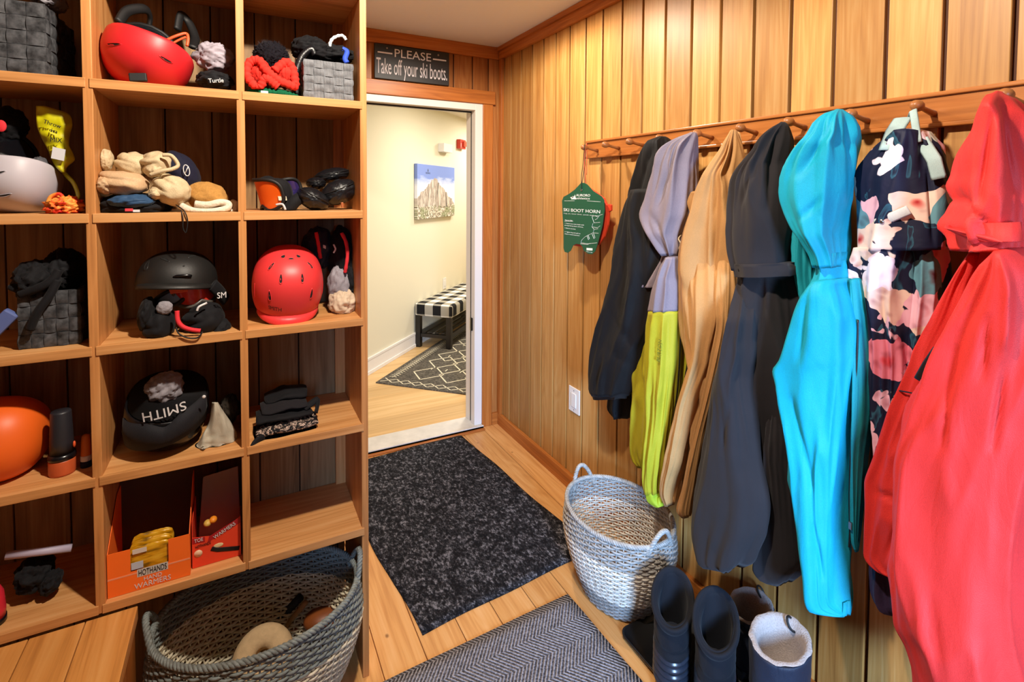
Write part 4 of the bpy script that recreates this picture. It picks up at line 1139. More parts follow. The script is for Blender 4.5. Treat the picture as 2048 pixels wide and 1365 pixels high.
def tubeY(name, pts, r, mat, parent, seg=10, closed=False, ry=None, cl=None, sub=6, label=None, bumpy=0, up=None):
    P = [at(*p) for p in pts]; out = []; rr = r if isinstance(r, list) else [r]*len(P); ro = []
    n = len(P)
    for i in range(n if closed else n-1):
        p0 = P[(i-1) % n] if closed or i > 0 else P[i]; p1 = P[i]; p2 = P[(i+1) % n]; p3 = P[(i+2) % n] if closed or i+2 < n else p2
        for k in range(sub):
            s = k/sub
            out.append(.5*((2*p1)+(p2-p0)*s+(2*p0-5*p1+4*p2-p3)*s*s+(3*p1-3*p2+p3-p0)*s**3))
            ro.append(rr[i]*(1-s)+rr[(i+1) % n]*s)
    if not closed: out.append(P[-1]); ro.append(rr[-1])
    if bumpy: ro = [v*(1+bumpy*(1 if (i//2) % 2 else -1)) for i, v in enumerate(ro)]
    m = MB().tube(out, ro, seg, closed, ry=[v*(ry or 1) for v in ro], up=up)
    if cl: clampc(m, cl)
    return part(name, m, mat, parent, label=label) if parent else finish(name, m, mat)

M_REDH = plain('helmet_red', 'd3262c', .42, .4)
M_REDH2 = plain('helmet_coral', 'de3a3c', .42, .4)
M_BLKH = plain('helmet_black', '1c1b1a', .5, .4, bump=.1, bs=200)
M_BLKG = plain('helmet_gloss', '101013', .25, .5)
M_WHTH = plain('helmet_white', 'b9b4bd', .45, .4)
M_ORH = plain('helmet_orange', 'e8641c', .45, .4)
M_LINER = fabric('helmet_liner', '15151a', .85)
M_DARKC = fabric('black_fabric', '0f0f13', .8, 600, .3)
M_VENT = plain('vent_dark', '09090a', .8)
def helmet(name, label, c, rad, rot, mat, vents=(), cut=-.30, liner=M_LINER, brim=0, cl=None, lipm=None):
    th = thing(name, (c[0], c[1], cl[4]), label, 'helmet')
    c = Vector(c)
    def S(d, k=1.0):
        # gently squared helmet form
        e = (abs(d.x)**2.3+abs(d.y)**2.3+abs(d.z)**2.3)**(-1/2.3)
        v = Vector((d.x*rad[0]*e, d.y*rad[1]*e, d.z*rad[2]*e))*k
        return c+(rot @ v)
    nu = 64; R = []; t0 = math.asin(cut)
    def ringat(t_, k):
        return [S(Vector((math.cos(t_)*math.cos(2*math.pi*j/nu), math.cos(t_)*math.sin(2*math.pi*j/nu), math.sin(t_))), k) for j in range(nu)]
    for i in range(25): R.append(ringat(math.radians(89.5)+(t0-math.radians(89.5))*i/24, 1))
    R.append(ringat(t0-.04, .985)); R.append(ringat(t0-.03, .93))
    for i in range(1, 7): R.append(ringat(t0+(.9)*i/6, .90))
    m = MB().rings(R); 
    if cl: clampc(m, cl, cl[2]-.03)
    part('shell', m, mat, th)
    R = [ringat(t0-.02+(math.radians(89)-t0)*i/12, .895-.05*math.sin(i*1.3)**2) for i in range(13)]
    m = MB().rings([ringat(t0-.06, .955), ringat(t0-.07, .90)]+R)
    if cl: clampc(m, cl, cl[2]-.03)
    part('liner', m, liner, th, label='dark padded liner')
    if brim:
        R = []
        for i in range(17):
            a = math.radians(-90-62+124*i/16)
            k = 1+brim*math.cos((a+math.pi/2)*1.25)
            d0 = Vector((math.cos(t0+.10)*math.cos(a), math.cos(t0+.10)*math.sin(a), math.sin(t0+.10)))
            p0 = S(d0, .97); p1 = S(Vector((d0.x, d0.y, d0.z-.16)).normalized(), k)
            u_ = (rot @ Vector((0, 0, 1)))*.0035
            R.append([p0+u_, p1+u_*.6, p1-u_*.6, p0-u_])
        m = MB().rings(R)
        part('visor', m, lipm or mat, th, True)
    for az, el, w_, h_, tl_ in vents:
        a = math.radians(az-90); e = math.radians(el)
        d = Vector((math.cos(e)*math.cos(a), math.cos(e)*math.sin(a), math.sin(e)))
        tx = Vector((-math.sin(a), math.cos(a), 0)); ty = d.cross(tx)
        q = math.radians(tl_); X_ = tx*math.cos(q)+ty*math.sin(q); Y_ = -tx*math.sin(q)+ty*math.cos(q)
        out = []; o2 = []; o3 = []; o4 = []
        for k in range(20):
            b_ = 2*math.pi*k/20; cb, sb = math.cos(b_), math.sin(b_)
            cb = abs(cb)**.8*(1 if cb > 0 else -1); taper = 1-.35*sb
            v = X_*(w_*cb*taper)+Y_*(h_*sb)
            out.append(S((d+v).normalized(), 1.004)); o2.append(S((d+v*1.22).normalized(), 1.001)); o3.append(S((d+v*1.10).normalized(), 1.014)); o4.append(S((d+v*.93).normalized(), 1.0045))
        m = MB().rings([o2, o3, o4], False, False); vr_ = part('vent_rim', m, mat, th)
        part('vent', MB().add(out, [tuple(range(20))]), M_VENT, vr_, False)
    return th, S
def wrap(o, c, rad, rot, k):
    po = Vector(o['_o']); c = Vector(c); ri = rot.inverted()
    for v in o.data.vertices:
        p = ri @ (v.co+po-c); q = Vector((p.x/rad[0], p.y/rad[1], p.z/rad[2]))
        e = (abs(q.x)**2.3+abs(q.y)**2.3+abs(q.z)**2.3)**(1/2.3)
        v.co = c+(rot @ (p/e*k))-po
def goggles(name, label, c, rot, w_, h_, lens, frame, parent=None, strapm=None, foam=M_DARKC, cl=None):
    th = parent or thing(name, (c[0], c[1], cl[4] if cl else c[2]-h_), label, 'goggles')
    c = Vector(c)
    def G(x, z, y=0):
        ax_ = x; yy = .55*w_*(x*x)+y
        return c+(rot @ Vector((x*w_, yy, z*h_)))
    def outl(k, y=0, n=48):
        out = []
        for j in range(n):
            a = 2*math.pi*j/n; ca, sa = math.cos(a), math.sin(a)
            x = abs(ca)**.6*(1 if ca > 0 else -1); z = abs(sa)**.7*(1 if sa > 0 else -1)
            if z < 0: z *= 1-.35*math.exp(-(x/.22)**2)
            out.append(G(x*k, z*k, y))
        return out
    m = MB().rings([outl(k) for k in (1, .85, .7, .5, .3, .12, .02)], False, True)
    if cl: clampc(m, cl, cl[2]-.05)
    part('lens', m, lens, th, label='tinted lens')
    m = MB().tube(outl(1.03), .0055, 8, True)
    if cl: clampc(m, cl, cl[2]-.05)
    part('frame', m, frame, th)
    m = MB().rings([outl(1.0, .004), outl(1.04, .02), outl(.95, .038), outl(.82, .042), outl(.85, .01)], False, False)
    if cl: clampc(m, cl, cl[2]-.05)
    part('foam', m, foam, th)
    if strapm:
        P = [G(1.03, 0, .02)]; 
        for s in (.06, .12): P.append(G(.9-s, .1, .05+s))
        P.append(G(0, .2, .20)); P.append(G(-.8, .1, .12)); P.append(G(-1.03, 0, .02))
        R = []
        m = MB().tube(P, .018, 8, ry=.002, up=rot @ Vector((0, 0, 1)))
        if cl: clampc(m, cl, cl[2]-.05)
        part('strap', m, strapm, th)
    return th, G
def RX(a, ax='Y'): return Matrix.Rotation(math.radians(a), 3, ax)
M_LORA = plain('lens_orange', 'd85a18', .12, .6)
M_LRED = plain('lens_red_mirror', 'c8362a', .12, .6)
M_LPUR = plain('lens_purple_mirror', '3a2f6e', .1, .7, metal=.5)
M_LBLU = plain('lens_blue', '6e8ea8', .2, .6)
M_LETW = plain('lettering_white', 'd8d8da', .6)
M_ORNG = plain('orange_trim', 'e0582a', .5)
M_REDS = fabric('red_fabric', 'd8303a', .7)
M_GREY = fabric('grey_fabric', '8f8b92', .8, 500, .2)
M_CREAMF = fabric('cream_leather', 'c9b591', .6, 300, .12, .1, .3, .4)
M_BUFF = fabric('buff_leather', 'c0a07c', .55, 300, .15, .1, .3, .4)
M_NAVY = fabric('navy_cap', '191a30', .8)
M_SHEEP = fabric('sheepskin', 'd8ccb8', .95, 150, .1, .5, 1.5)
M_SUEDE = fabric('suede_tan', 'b58444', .9, 300, .15)
M_LEATH = fabric('black_leather', '131418', .35, 250, .2, 0, .4, .5, .5)

# --- strap-woven bins
t = NT('woven_strap'); p = t.pos(True); x_, y_, z_ = t.sep(p)
f = t.noise(p, 60, 3); fi = t.noise(t.mapping(p, (1, 1, 1)), 500, 2)
wv = t.node('ShaderNodeTexWave'); wv.inputs['Scale'].default_value = 90; wv.inputs['Distortion'].default_value = .5; t.link(p, wv.inputs['Vector'])
col = t.ramp(t.math('ADD', t.math('MULTIPLY', f, .5), t.math('MULTIPLY', wv.outputs['Fac'], .4)), [(.25, lin('3c3d41')), (.6, lin('8b8e94'))])
t.bump(wv.outputs['Fac'], .4, .0015); M_STRAP = t.out(col, .7, .3)
t = NT('woven_strap_dark'); p = t.pos(True)
f = t.noise(p, 60, 3)
t.bump(f, .4, .002); M_STRAPD = t.out(t.ramp(f, [(.3, lin('202124')), (.7, lin('55565a'))]), .7, .3)
def bin_(label, x0, x1, y0, y1, z0, z1, mat, nx, nz_, ny=6, inner=M_VENT):
    th = thing('woven_bin', ((x0+x1)/2, (y0+y1)/2, z0), label, 'bin')
    mb = MB()
    mb.box(x0+.004, x1-.004, y0+.004, y1-.004, z0, z0+.005)
    for a, b_ in ((x0+.003, x0+.007), (x1-.007, x1-.003)): mb.box(a, b_, y0+.003, y1-.003, z0, z1)
    for a, b_ in ((y0+.003, y0+.007), (y1-.007, y1-.003)): mb.box(x0+.003, x1-.003, a, b_, z0, z1)
    part('inner_wall', mb, mat, th, False)
    mb = MB()
    def tile(o, du, dv, nrm, par):
        g = .0007; R = []
        for i in range(6):
            s = i/5; row = []
            for k in range(6):
                r_ = k/5; w_ = (s if par else r_)
                hgt = .0045*math.sin(math.pi*min(max(w_, .02), .98))**.6+.0004
                row.append(o+du*(g+(1-2*g)*s*.97+.015)+dv*(g+(1-2*g)*r_*.97+.015)+nrm*hgt)
            R.append(row)
        vs = [p for r in R for p in r]
        mb.add(vs, [(i*6+k, i*6+k+1, (i+1)*6+k+1, (i+1)*6+k) for i in range(5) for k in range(5)])
        # skirts
        for e in (0, 5):
            mb.add(R[e]+[q-nrm*.004 for q in R[e]], [(k, k+1, 6+k+1, 6+k) for k in range(5)])
            cc_ = [R[i][e] for i in range(6)]; mb.add(cc_+[q-nrm*.004 for q in cc_], [(k, k+1, 6+k+1, 6+k) for k in range(5)])
    dz = (z1-z0)/nz_
    for j in range(nz_):
        for i in range(nx):
            dx = (x1-x0)/nx; tile(Vector((x0+i*dx, y0+.003, z0+j*dz)), Vector((dx, 0, 0)), Vector((0, 0, dz)), Vector((0, -1, 0)), (i+j) % 2)
        for i in range(ny):
            dy = (y1-y0)/ny
            tile(Vector((x1-.003, y0+i*dy, z0+j*dz)), Vector((0, dy, 0)), Vector((0, 0, dz)), Vector((1, 0, 0)), (i+j) % 2)
            tile(Vector((x0+.003, y0+i*dy, z0+j*dz)), Vector((0, dy, 0)), Vector((0, 0, dz)), Vector((-1, 0, 0)), (i+j) % 2)
    part('woven_straps', mb, mat, th)
    return th

# ---------------- row 0 (top)
cl = cell(0, 0)
bin_('dark grey strap-woven bin in the top left cubby', -2.075, -1.868, -1.372, -1.13, cl[4], cl[4]+.165, M_STRAPD, 6, 5)
o = cloth_lump('knit_scarf', (60, -20, 132, 25), -1.25, .06, M_GREY, None, cl, 3, .2); tag(o, 'grey and plum scarf in the top left woven bin', 'scarf')

cl = cell(1, 0)
cx, cz, rx, rz = bb(203, 60, 388, 172, -1.265)
HC = (cx, -1.262, cl[4]+.094); HR = (.102, .122, .098); HM = RX(17) @ RX(170, 'X')
th, S = helmet('ski_helmet', 'red ski helmet upside down in the top middle cubby with goggles inside', HC, HR, HM, M_REDH, [(148, 18, .13, .026, 0), (214, 22, .15, .028, 6)], -.16, cl=cl)
p = at(278, 157, -1.36)
part('goggle_clip', MB().obox((p.x, -1.372, p.z), (.018, 0, .002), (0, .008, 0), (-.001, 0, .010)), M_BLACK, th, False, .002)
g1, G = goggles('ski_goggles', 'black ski goggles with an orange strap stripe lying inside the upturned red helmet', (cx-.005, -1.275, cl[4]+.150), RX(18) @ RX(-50, 'X'), .082, .042, plain('lens_smoke', '16181d', .15, .6), M_BLACK, cl=cl)
tubeY('strap', [(238, 45, -1.30), (255, 22, -1.27), (290, 18, -1.23), (300, 35, -1.20), (296, 60, -1.19)], .013, M_BLACK, g1, 8, ry=.5, cl=cl)
tubeY('strap', [(355, 60, -1.22), (362, 30, -1.20), (378, 45, -1.19), (390, 75, -1.22), (385, 95, -1.27)], .012, M_BLACK, g1, 8, ry=.5, cl=cl)
tubeY('strap_stripe', [(330, 82, -1.335), (352, 72, -1.335), (372, 67, -1.33), (376, 78, -1.335), (374, 92, -1.34)], .0038, M_ORNG, g1, 8, cl=cl, label='orange stripe')
tubeY('strap_stripe', [(340, 90, -1.335), (358, 80, -1.335), (372, 74, -1.335)], .003, M_ORNG, g1, 8, cl=cl, label='orange stripe')
tubeY('strap_stripe', [(232, 55, -1.345), (240, 58, -1.345), (248, 63, -1.345)], .005, M_ORNG, g1, 8, cl=cl, label='orange stripe')
o = cloth_lump('ski_glove', (388, 84, 467, 148), -1.27, .05, fabric('lilac_grey_cloth', 'a9a0ab', .8), None, cl, 5, .22, 2.4, ang=5); tag(o, 'pale lilac grey glove beside the upturned red helmet', 'glove')
tn = thing('neck_warmer', (-1.53, -1.3, cl[4]), 'black neck warmer with white script under the pale glove', 'neck warmer')
cloth_lump('cloth', (392, 140, 466, 184), -1.31, .05, M_DARKC, tn, cl, 6, .16)
p = at(433, 163, -1.37)
text('lettering', 'Turtle', .011, p+Vector((0, .0, -.004)), (1, 0, .15), (-.15, 0, 1), M_LETW, tn, .004, .035)

cl = cell(2, 0)
M_KNIT = plain('red_knit_wool', 'd8362c', .9, .15, nz=.15, ns=80, bump=.4, bs=260)
M_KNITG = plain('green_knit_wool', '0f5a3c', .9, .15, nz=.15, ns=80, bump=.4, bs=260)
ht = thing('knit_hat', (-1.39, -1.3, cl[4]), 'red ribbed knit hat with a black fur pompom in the top right cubby', 'hat')
clh = (cl[0], cl[1], cl[2], cl[3], cl[4]+.014, cl[5])
def ribbed(c, rad, nrib, amp, cl_, nm, mat, par, rot=None):
    def fn(d): return 1+amp*math.cos(nrib*math.atan2(d.x, d.z))
    m = MB().ell(c, rad, rot, 96, 20, fn); clampc(m, cl_); return part(nm, m, mat, par)
x1, z1, _, _ = bb(497, 120, 540, 180, -1.30)
ribbed((x1+.002, -1.30, z1), (.036, .05, .040), 12, .06, clh, 'knit_body', M_KNIT, ht)
x2, z2, _, _ = bb(548, 122, 592, 178, -1.30)
ribbed((x2, -1.30, z2), (.036, .05, .040), 12, .06, clh, 'knit_body', M_KNIT, ht)
tubeY('ribbed_cuff', [(503, 165, -1.352), (493, 148, -1.35), (497, 128, -1.345), (510, 120, -1.345), (522, 124, -1.35), (530, 138, -1.355), (543, 150, -1.36), (560, 162, -1.362), (580, 170, -1.36), (590, 172, -1.35), (589, 155, -1.345), (584, 135, -1.34), (573, 124, -1.34), (562, 130, -1.345), (548, 142, -1.35)], .0115, M_KNIT, ht, 12, cl=clh, sub=8, bumpy=.10)
tubeY('ribbed_cuff', [(503, 165, -1.352), (512, 174, -1.358), (522, 172, -1.362), (528, 158, -1.364), (536, 158, -1.366), (546, 166, -1.368), (556, 174, -1.366)], .011, M_KNIT, ht, 12, cl=clh, sub=8, bumpy=.10)
def fn(d): return 1+.22*noise.noise(d*9)+.12*noise.noise(d*22)
x3, z3, rx3, rz3 = bb(508, 87, 576, 140, -1.24)
m = MB().ell((x3, -1.245, z3), (rx3, .045, rz3*1.2), None, 72, 44, fn)
pm = part('pompom', clampc(m, cl), plain('black_fur', '1c1a20', .95, .1, nz=.3, ns=90, bump=1, bs=300), ht, label='fluffy black fur pompom')
# fur strands on the pompom
mb = MB(); rnd = random.Random(3)
for k in range(900):
    d = Vector((rnd.gauss(0, 1), rnd.gauss(0, 1), rnd.gauss(0, 1))).normalized()
    a = Vector((x3+d.x*rx3*.95, -1.245+d.y*.042, z3+d.z*rz3*1.12)); e = a+Vector((d.x+rnd.uniform(-.4, .4), d.y+rnd.uniform(-.4, .4), d.z+rnd.uniform(-.4, .4)))*.012
    s_ = d.orthogonal()*.0006; mb.add([a-s_, a+s_, e], [(0, 1, 2)])
part('fur', clampc(mb, cl), plain('black_fur_tips', '2a262c', .9), pm, False)
gh = thing('knit_hat', (-1.39, -1.33, cl[4]), 'folded green knit hat underneath the red knit hat', 'hat')
x4, z4, rx4, rz4 = bb(492, 172, 598, 192, -1.33)
def fng(d): return 1+.04*math.cos(34*math.atan2(d.x, d.y))
part('knit_body', clampc(MB().ell((x4, -1.315, cl[4]+.008), (rx4, .055, .017), None, 160, 12, fng), cl), M_KNITG, gh)
part('hat_badge', MB().obox(at(529, 184, -1.372), (.009, 0, 0), (0, .0008, 0), (0, 0, .003)), M_LETW, gh, False)
xa = at(607, 120, -1.36); xb = at(706, 130, -1.36)
bin_('light grey strap-woven bin in the top right cubby', xa.x, min(xb.x, cl[1]-.004), -1.362, -1.14, cl[4], cl[4]+.112, M_STRAP, 5, 5)
gv = thing('ski_glove', (-1.27, -1.25, cl[4]+.11), 'black gloves with white and blue trim heaped in the light grey bin', 'gloves')
cloth_lump('glove_body', (583, 70, 660, 128), -1.24, .06, M_DARKC, gv, cl, 12, .2)
cloth_lump('glove_body', (625, 85, 706, 135), -1.28, .06, M_DARKC, gv, cl, 13, .2)
tubeY('thumb', [(594, 190, -1.30), (592, 150, -1.30), (603, 115, -1.30), (622, 98, -1.30), (630, 110, -1.30)], .010, M_LEATH, gv, cl=cl)
tubeY('white_trim', [(661, 96, -1.33), (660, 88, -1.33), (665, 78, -1.33), (676, 72, -1.325), (686, 72, -1.32), (692, 80, -1.32)], .0048, M_LETW, gv, cl=cl, bumpy=.12)
tubeY('blue_trim', [(684, 98, -1.33), (694, 104, -1.33), (690, 118, -1.34), (694, 126, -1.345)], .008, plain('blue_cloth', '2d50c8', .7), gv, cl=cl)

# ---------------- row 1
cl = cell(0, 1)
cx, cz, rx, rz = bb(-40, 300, 118, 428, -1.27)
th, S = helmet('ski_helmet', 'pale grey ski helmet upside down in the second row left cubby', (cx, -1.262, cl[4]+.082), (rx*1.04, .115, .088), RX(4) @ RX(165, 'X'), M_WHTH, [(186, 12, .15, .024, 14), (222, 26, .12, .022, 14), (180, 44, .15, .024, 14), (224, 60, .12, .02, 14)], -.25, cl=cl)
part('rear_pad', clampc(lump((-1.905, -1.30, cl[4]+.11), (.02, .03, .026), 2, .1), cl), plain('grey_pad', '4a4a50', .7), th)
gg, G = goggles('ski_goggles', 'black goggles lying on top of the pale grey helmet', (-1.985, -1.28, cl[4]+.165), RX(30, 'Z') @ RX(-35, 'X'), .08, .045, plain('lens_black', '0d0e12', .12, .6), M_BLACK, strapm=M_DARKC, cl=cl)
cloth_lump('foam_case', (-30, 210, 55, 290), -1.22, .06, M_DARKC, gg, cl, 8, .15)
part('red_tab', MB().ell(at(2, 252, -1.33), (.010, .004, .014), nu=12, nv=8), M_REDS, gg)
M_YBAG = plain('yellow_foil', 'c9c414', .35, .5, nz=.15, ns=25)
yb = thing('snack_bag', (-1.87, -1.25, cl[4]), 'crumpled yellow bag with black lettering standing behind the pale helmet', 'bag')
mb = MB(); rows_ = [(212, 72, 90), (228, 72, 138), (250, 73, 145), (270, 80, 140), (290, 90, 138), (305, 98, 146), (320, 103, 150), (335, 112, 134), (345, 122, 132)]
R = []
for i in range(33):
    y_ = 212+(345-212)*i/32
    a, b_ = hermite([r for r in rows_], y_)
    n_ = 24; row = []
    for k in range(n_):
        s = 2*math.pi*k/n_; px_c = (a+b_)/2+(b_-a)/2*math.cos(s)
        Y = -1.298+.014*math.sin(s)+.010*noise.noise(Vector((px_c*.05, y_*.05, 1)))
        row.append(at(px_c, y_, Y))
    R.append(row)
part('bag_body', clampc(mb.rings(R), cl), M_YBAG, yb)
tubeY('torn_strip', [(120, 335, -1.25), (132, 350, -1.27), (146, 365, -1.28), (154, 382, -1.29), (156, 395, -1.30), (150, 400, -1.30)], .005, M_YBAG, yb, 8, ry=.4, cl=cl)
part('label_patch', MB().obox(at(117, 308, -1.320), (.012, 0, -.003), (0, .0015, 0), (.002, 0, .014)), plain('label_white', 'cfd0d4', .5), yb, False)
p = at(104, 252, -1.324); text('bag_lettering', 'Throw', .010, p, (1, 0, -.35), (.2, 0, 1), M_VENT, yb, .0012, .034)
p = at(108, 266, -1.324); text('bag_lettering', 'in', .010, p, (1, 0, -.35), (.2, 0, 1), M_VENT, yb, .0012, .012)
p = at(112, 285, -1.324); text('bag_lettering', 'MIX', .012, p, (1, 0, -.1), (.1, 0, 1), M_VENT, yb, .0012, .022)
ob = thing('mesh_ball', (-1.84, -1.32, cl[4]), 'crumpled orange and red netting at the right front of the pale helmet', 'netting')
t = NT('orange_red_net'); t_c = t.ramp(t.noise(t.pos(True), 45, 2), [(.42, lin('d8321e')), (.52, lin('ee7a2c')), (.62, lin('f4a048'))]); M_NET = t.out(t_c, .6, .3)
cloth_lump('net_body', (90, 393, 166, 434), -1.34, .04, M_NET, ob, cl, 15, .3, 4)
tubeY('net_loop', [(95, 405, -1.36), (102, 393, -1.36), (118, 388, -1.36), (125, 396, -1.36), (112, 402, -1.37), (100, 408, -1.37)], .004, M_NET, ob, 8, cl=cl)

cl = cell(1, 1)
def mitten(label, boxes, mats, Y, cl_, seed, grp=None):
    th = thing('ski_glove', (at(*boxes[0][0:2], Y).x, Y, cl_[4]), label, 'glove', grp)
    for i, (a, b_, c_, d, ry, an) in enumerate(boxes):
        cloth_lump('glove_palm' if i == 0 else 'glove_finger', (a, b_, c_, d), Y-.006*i, ry, mats[min(i, len(mats)-1)], th, cl_, seed+i, .10, 2.2, ang=an, fing=0 if i else 4.6)
    return th
bg = thing('folded_jacket', (-1.68, -1.3, cl[4]), 'folded black and blue cloth at the bottom of the glove pile', 'cloth')
cloth_lump('cloth', (190, 385, 345, 440), -1.29, .085, M_DARKC, bg, cl, 22, .10)
cloth_lump('blue_panel', (215, 388, 312, 418), -1.345, .045, fabric('steel_blue', '2c4a6c', .6), bg, cl, 23, .10, label='steel blue panel')
part('red_label', MB().obox(at(258, 420, -1.390), (.008, 0, 0), (0, .0008, 0), (0, 0, .0035)), plain('red_print', 'd8404a', .6), bg, False)
part('white_label', MB().obox(at(273, 422, -1.390), (.007, 0, 0), (0, .0008, 0), (0, 0, .003)), M_LETW, bg, False)
tubeY('drawcord', [(352, 410, -1.36), (368, 422, -1.395), (375, 440, -1.397), (374, 456, -1.397), (371, 466, -1.397), (366, 455, -1.398), (366, 438, -1.397), (362, 420, -1.39)], .0014, M_BLACK, bg, 6)
mitten('pale leather glove lying lowest on the left of the glove pile', [(186, 340, 300, 392, .055, 6), (190, 350, 235, 390, .05, 0)], [M_BUFF], -1.33, cl, 30)
mitten('cream leather glove with upright thumb at the top left of the pile', [(228, 302, 302, 358, .04, 18), (196, 298, 228, 342, .03, 0)], [M_CREAMF], -1.30, cl, 34)
g = mitten('cream glove with a buckled wrist strap at the top of the pile', [(278, 302, 345, 352, .045, -12), (288, 322, 335, 358, .04, -25)], [M_CREAMF], -1.31, cl, 38)
tubeY('wrist_strap', [(300, 350, -1.365), (325, 342, -1.37), (345, 338, -1.365), (356, 330, -1.36), (343, 312, -1.36), (325, 310, -1.36)], .005, M_CREAMF, g, 8, cl=cl)
g = mitten('cream and navy glove lying on its side at the right of the pile', [(300, 350, 385, 410, .05, 32), (296, 375, 330, 400, .04, 0)], [M_CREAMF], -1.33, cl, 42)
cp_ = thing('baseball_cap', (-1.6, -1.28, cl[4]), 'navy cap with a white emblem leaning over the glove pile', 'cap')
cx, cz, rx, rz = bb(310, 288, 400, 400, -1.26)
part('crown', clampc(lump((cx+.010, -1.27, cz), (.038, .055, .062), 1, .05, 2, RX(-28)), cl), M_NAVY, cp_)
em = []
for k in range(30):
    a = 2*math.pi*k/30; q = at(373+6*math.cos(a)+2*math.sin(a), 341+11*math.sin(a), -1.334); em.append(q)
part('emblem', MB().tube(em, .0012, 6, True), M_LETW, cp_)
part('emblem', MB().tube([at(370, 348, -1.334), at(374, 338, -1.335), (at(377, 333, -1.334))], .0012, 6), M_LETW, cp_)
sm = thing('sheepskin_mitten', (-1.53, -1.3, cl[4]), 'tan suede mitten with white sheepskin edge at the right of the glove pile', 'mitten')
cloth_lump('suede_body', (370, 365, 460, 425), -1.30, .05, M_SUEDE, sm, cl, 47, .08, ang=25)
tubeY('fleece_edge', [(362, 412, -1.35), (385, 422, -1.36), (420, 424, -1.365), (452, 418, -1.36), (456, 408, -1.355), (440, 405, -1.355), (415, 410, -1.358), (390, 408, -1.355)], .0095, M_SHEEP, sm, 10, cl=cl)
tubeY('fleece_edge', [(455, 425, -1.34), (470, 422, -1.34), (472, 410, -1.33), (464, 404, -1.32)], .0085, M_SHEEP, sm, 10, cl=cl)

cl = cell(2, 1)
g1, G = goggles('ski_goggles', 'black goggles with an amber lens standing at the left of the second row right cubby', at(520, 392, -1.29), RX(-66, 'Z') @ RX(15, 'X'), .062, .046, M_LORA, M_BLACK, cl=cl)
cloth_lump('strap_bundle', (518, 352, 552, 372), -1.27, .03, M_DARKC, g1, cl, 51, .1)
g2, G = goggles('ski_goggles', 'black goggles with a purple mirror lens lying beside the amber pair', at(575, 384, -1.30), RX(-8, 'Z') @ RX(-12), .036, .036, M_LPUR, M_BLACK, cl=cl)
part('white_label', MB().obox(at(565, 397, -1.33), (.011, 0, 0), (0, .0012, 0), (-.001, 0, .006)), plain('label_cream', 'd6cdb4', .6), g2, False)
tubeY('strap', [(552, 410, -1.35), (565, 409, -1.355), (571, 420, -1.36)], .0032, plain('strap_grey', 'b9b9bd', .5), g2, 8)
mit_grp = 'black padded leather mittens'
for lb, box, Y, an, sd, rr in (('black puffy leather mitten lying front left of its pair', (590, 376, 660, 424), -1.31, 28, 61, .045),
                        ('black puffy leather mitten lying on the right against the panel', (640, 355, 716, 412), -1.28, -22, 65, .045),
                        ('small black leather mitten behind the amber and purple goggles pair', (612, 352, 652, 382), -1.24, 0, 68, .035),
                        ('black quilted mitten at the back top of the mitten heap', (628, 333, 700, 368), -1.20, -12, 70, .045)):
    t_ = thing('leather_mitten', (at(box[0], box[1], Y).x, Y, cl[4]), lb, 'mitten')
    cx, cz, rx, rz = bb(*box, Y)
    def fnq(d): return 1+.05*math.cos(9*math.atan2(d.z, d.x))*abs(d.y)+.05*noise.noise(d*4+Vector((sd, 0, 0)))
    part('mitten_body', clampc(MB().ell((cx, Y, max(cz, cl[4]+rz*.9)), (rx, rr, rz*.86), RX(an), 48, 28, fnq), cl), M_LEATH, t_)
    s_ = 1 if an < 0 else -1
    part('seam', clampc(MB().tube([Vector((cx, Y, max(cz, cl[4]+rz*.9)))+RX(an) @ Vector((rx*1.0*math.cos(a), -rr*math.sin(a)*1.01, rz*.25)) for a in [math.pi*k/14 for k in range(15)]], .0012, 6), cl), M_BLACK, t_)
tubeY('mitten_tag', [(684, 405, -1.33), (685, 415, -1.33)], .004, plain('tag_copper', 'a5603a', .4), t_, 8)
tubeY('cuff', [(575, 424, -1.32), (588, 405, -1.32), (600, 396, -1.31)], .018, M_DARKC, t_, 10, cl=cl)

# ---------------- row 2
cl = cell(0, 2)
xa = at(32, 560, -1.345); xb = at(160, 560, -1.345)
bin_('dark strap-woven bin heaped with black cloth in the third row left cubby', xa.x, xb.x, -1.345, -1.12, cl[4], cl[4]+.135, M_STRAPD, 5, 4)
t_ = thing('black_scarf', (-1.9, -1.28, cl[4]+.1), 'black ribbed scarf spilling over the dark woven bin', 'scarf')
cloth_lump('scarf_cloth', (25, 525, 125, 595), -1.29, .07, M_DARKC, t_, cl, 81, .2, ang=-25)
cloth_lump('scarf_cloth', (85, 500, 172, 580), -1.25, .07, M_DARKC, t_, cl, 82, .2)
tubeY('scarf_fold', [(40, 590, -1.35), (80, 575, -1.36), (105, 560, -1.36), (118, 540, -1.355)], .010, M_DARKC, t_, cl=cl)
tubeY('scarf_fold', [(60, 660, -1.365), (75, 625, -1.368), (100, 590, -1.366), (115, 560, -1.36)], .009, M_DARKC, t_, cl=cl)
t_ = thing('phone_case', (-1.99, -1.33, cl[4]), 'blue and brown item lying at the left edge of the third row', 'case')
part('case_body', MB().obox(at(2, 648, -1.34), (.022, 0, .026), (0, .01, 0), (-.012, 0, .010)), plain('blue_case', '5868a0', .4), t_, False, .004)

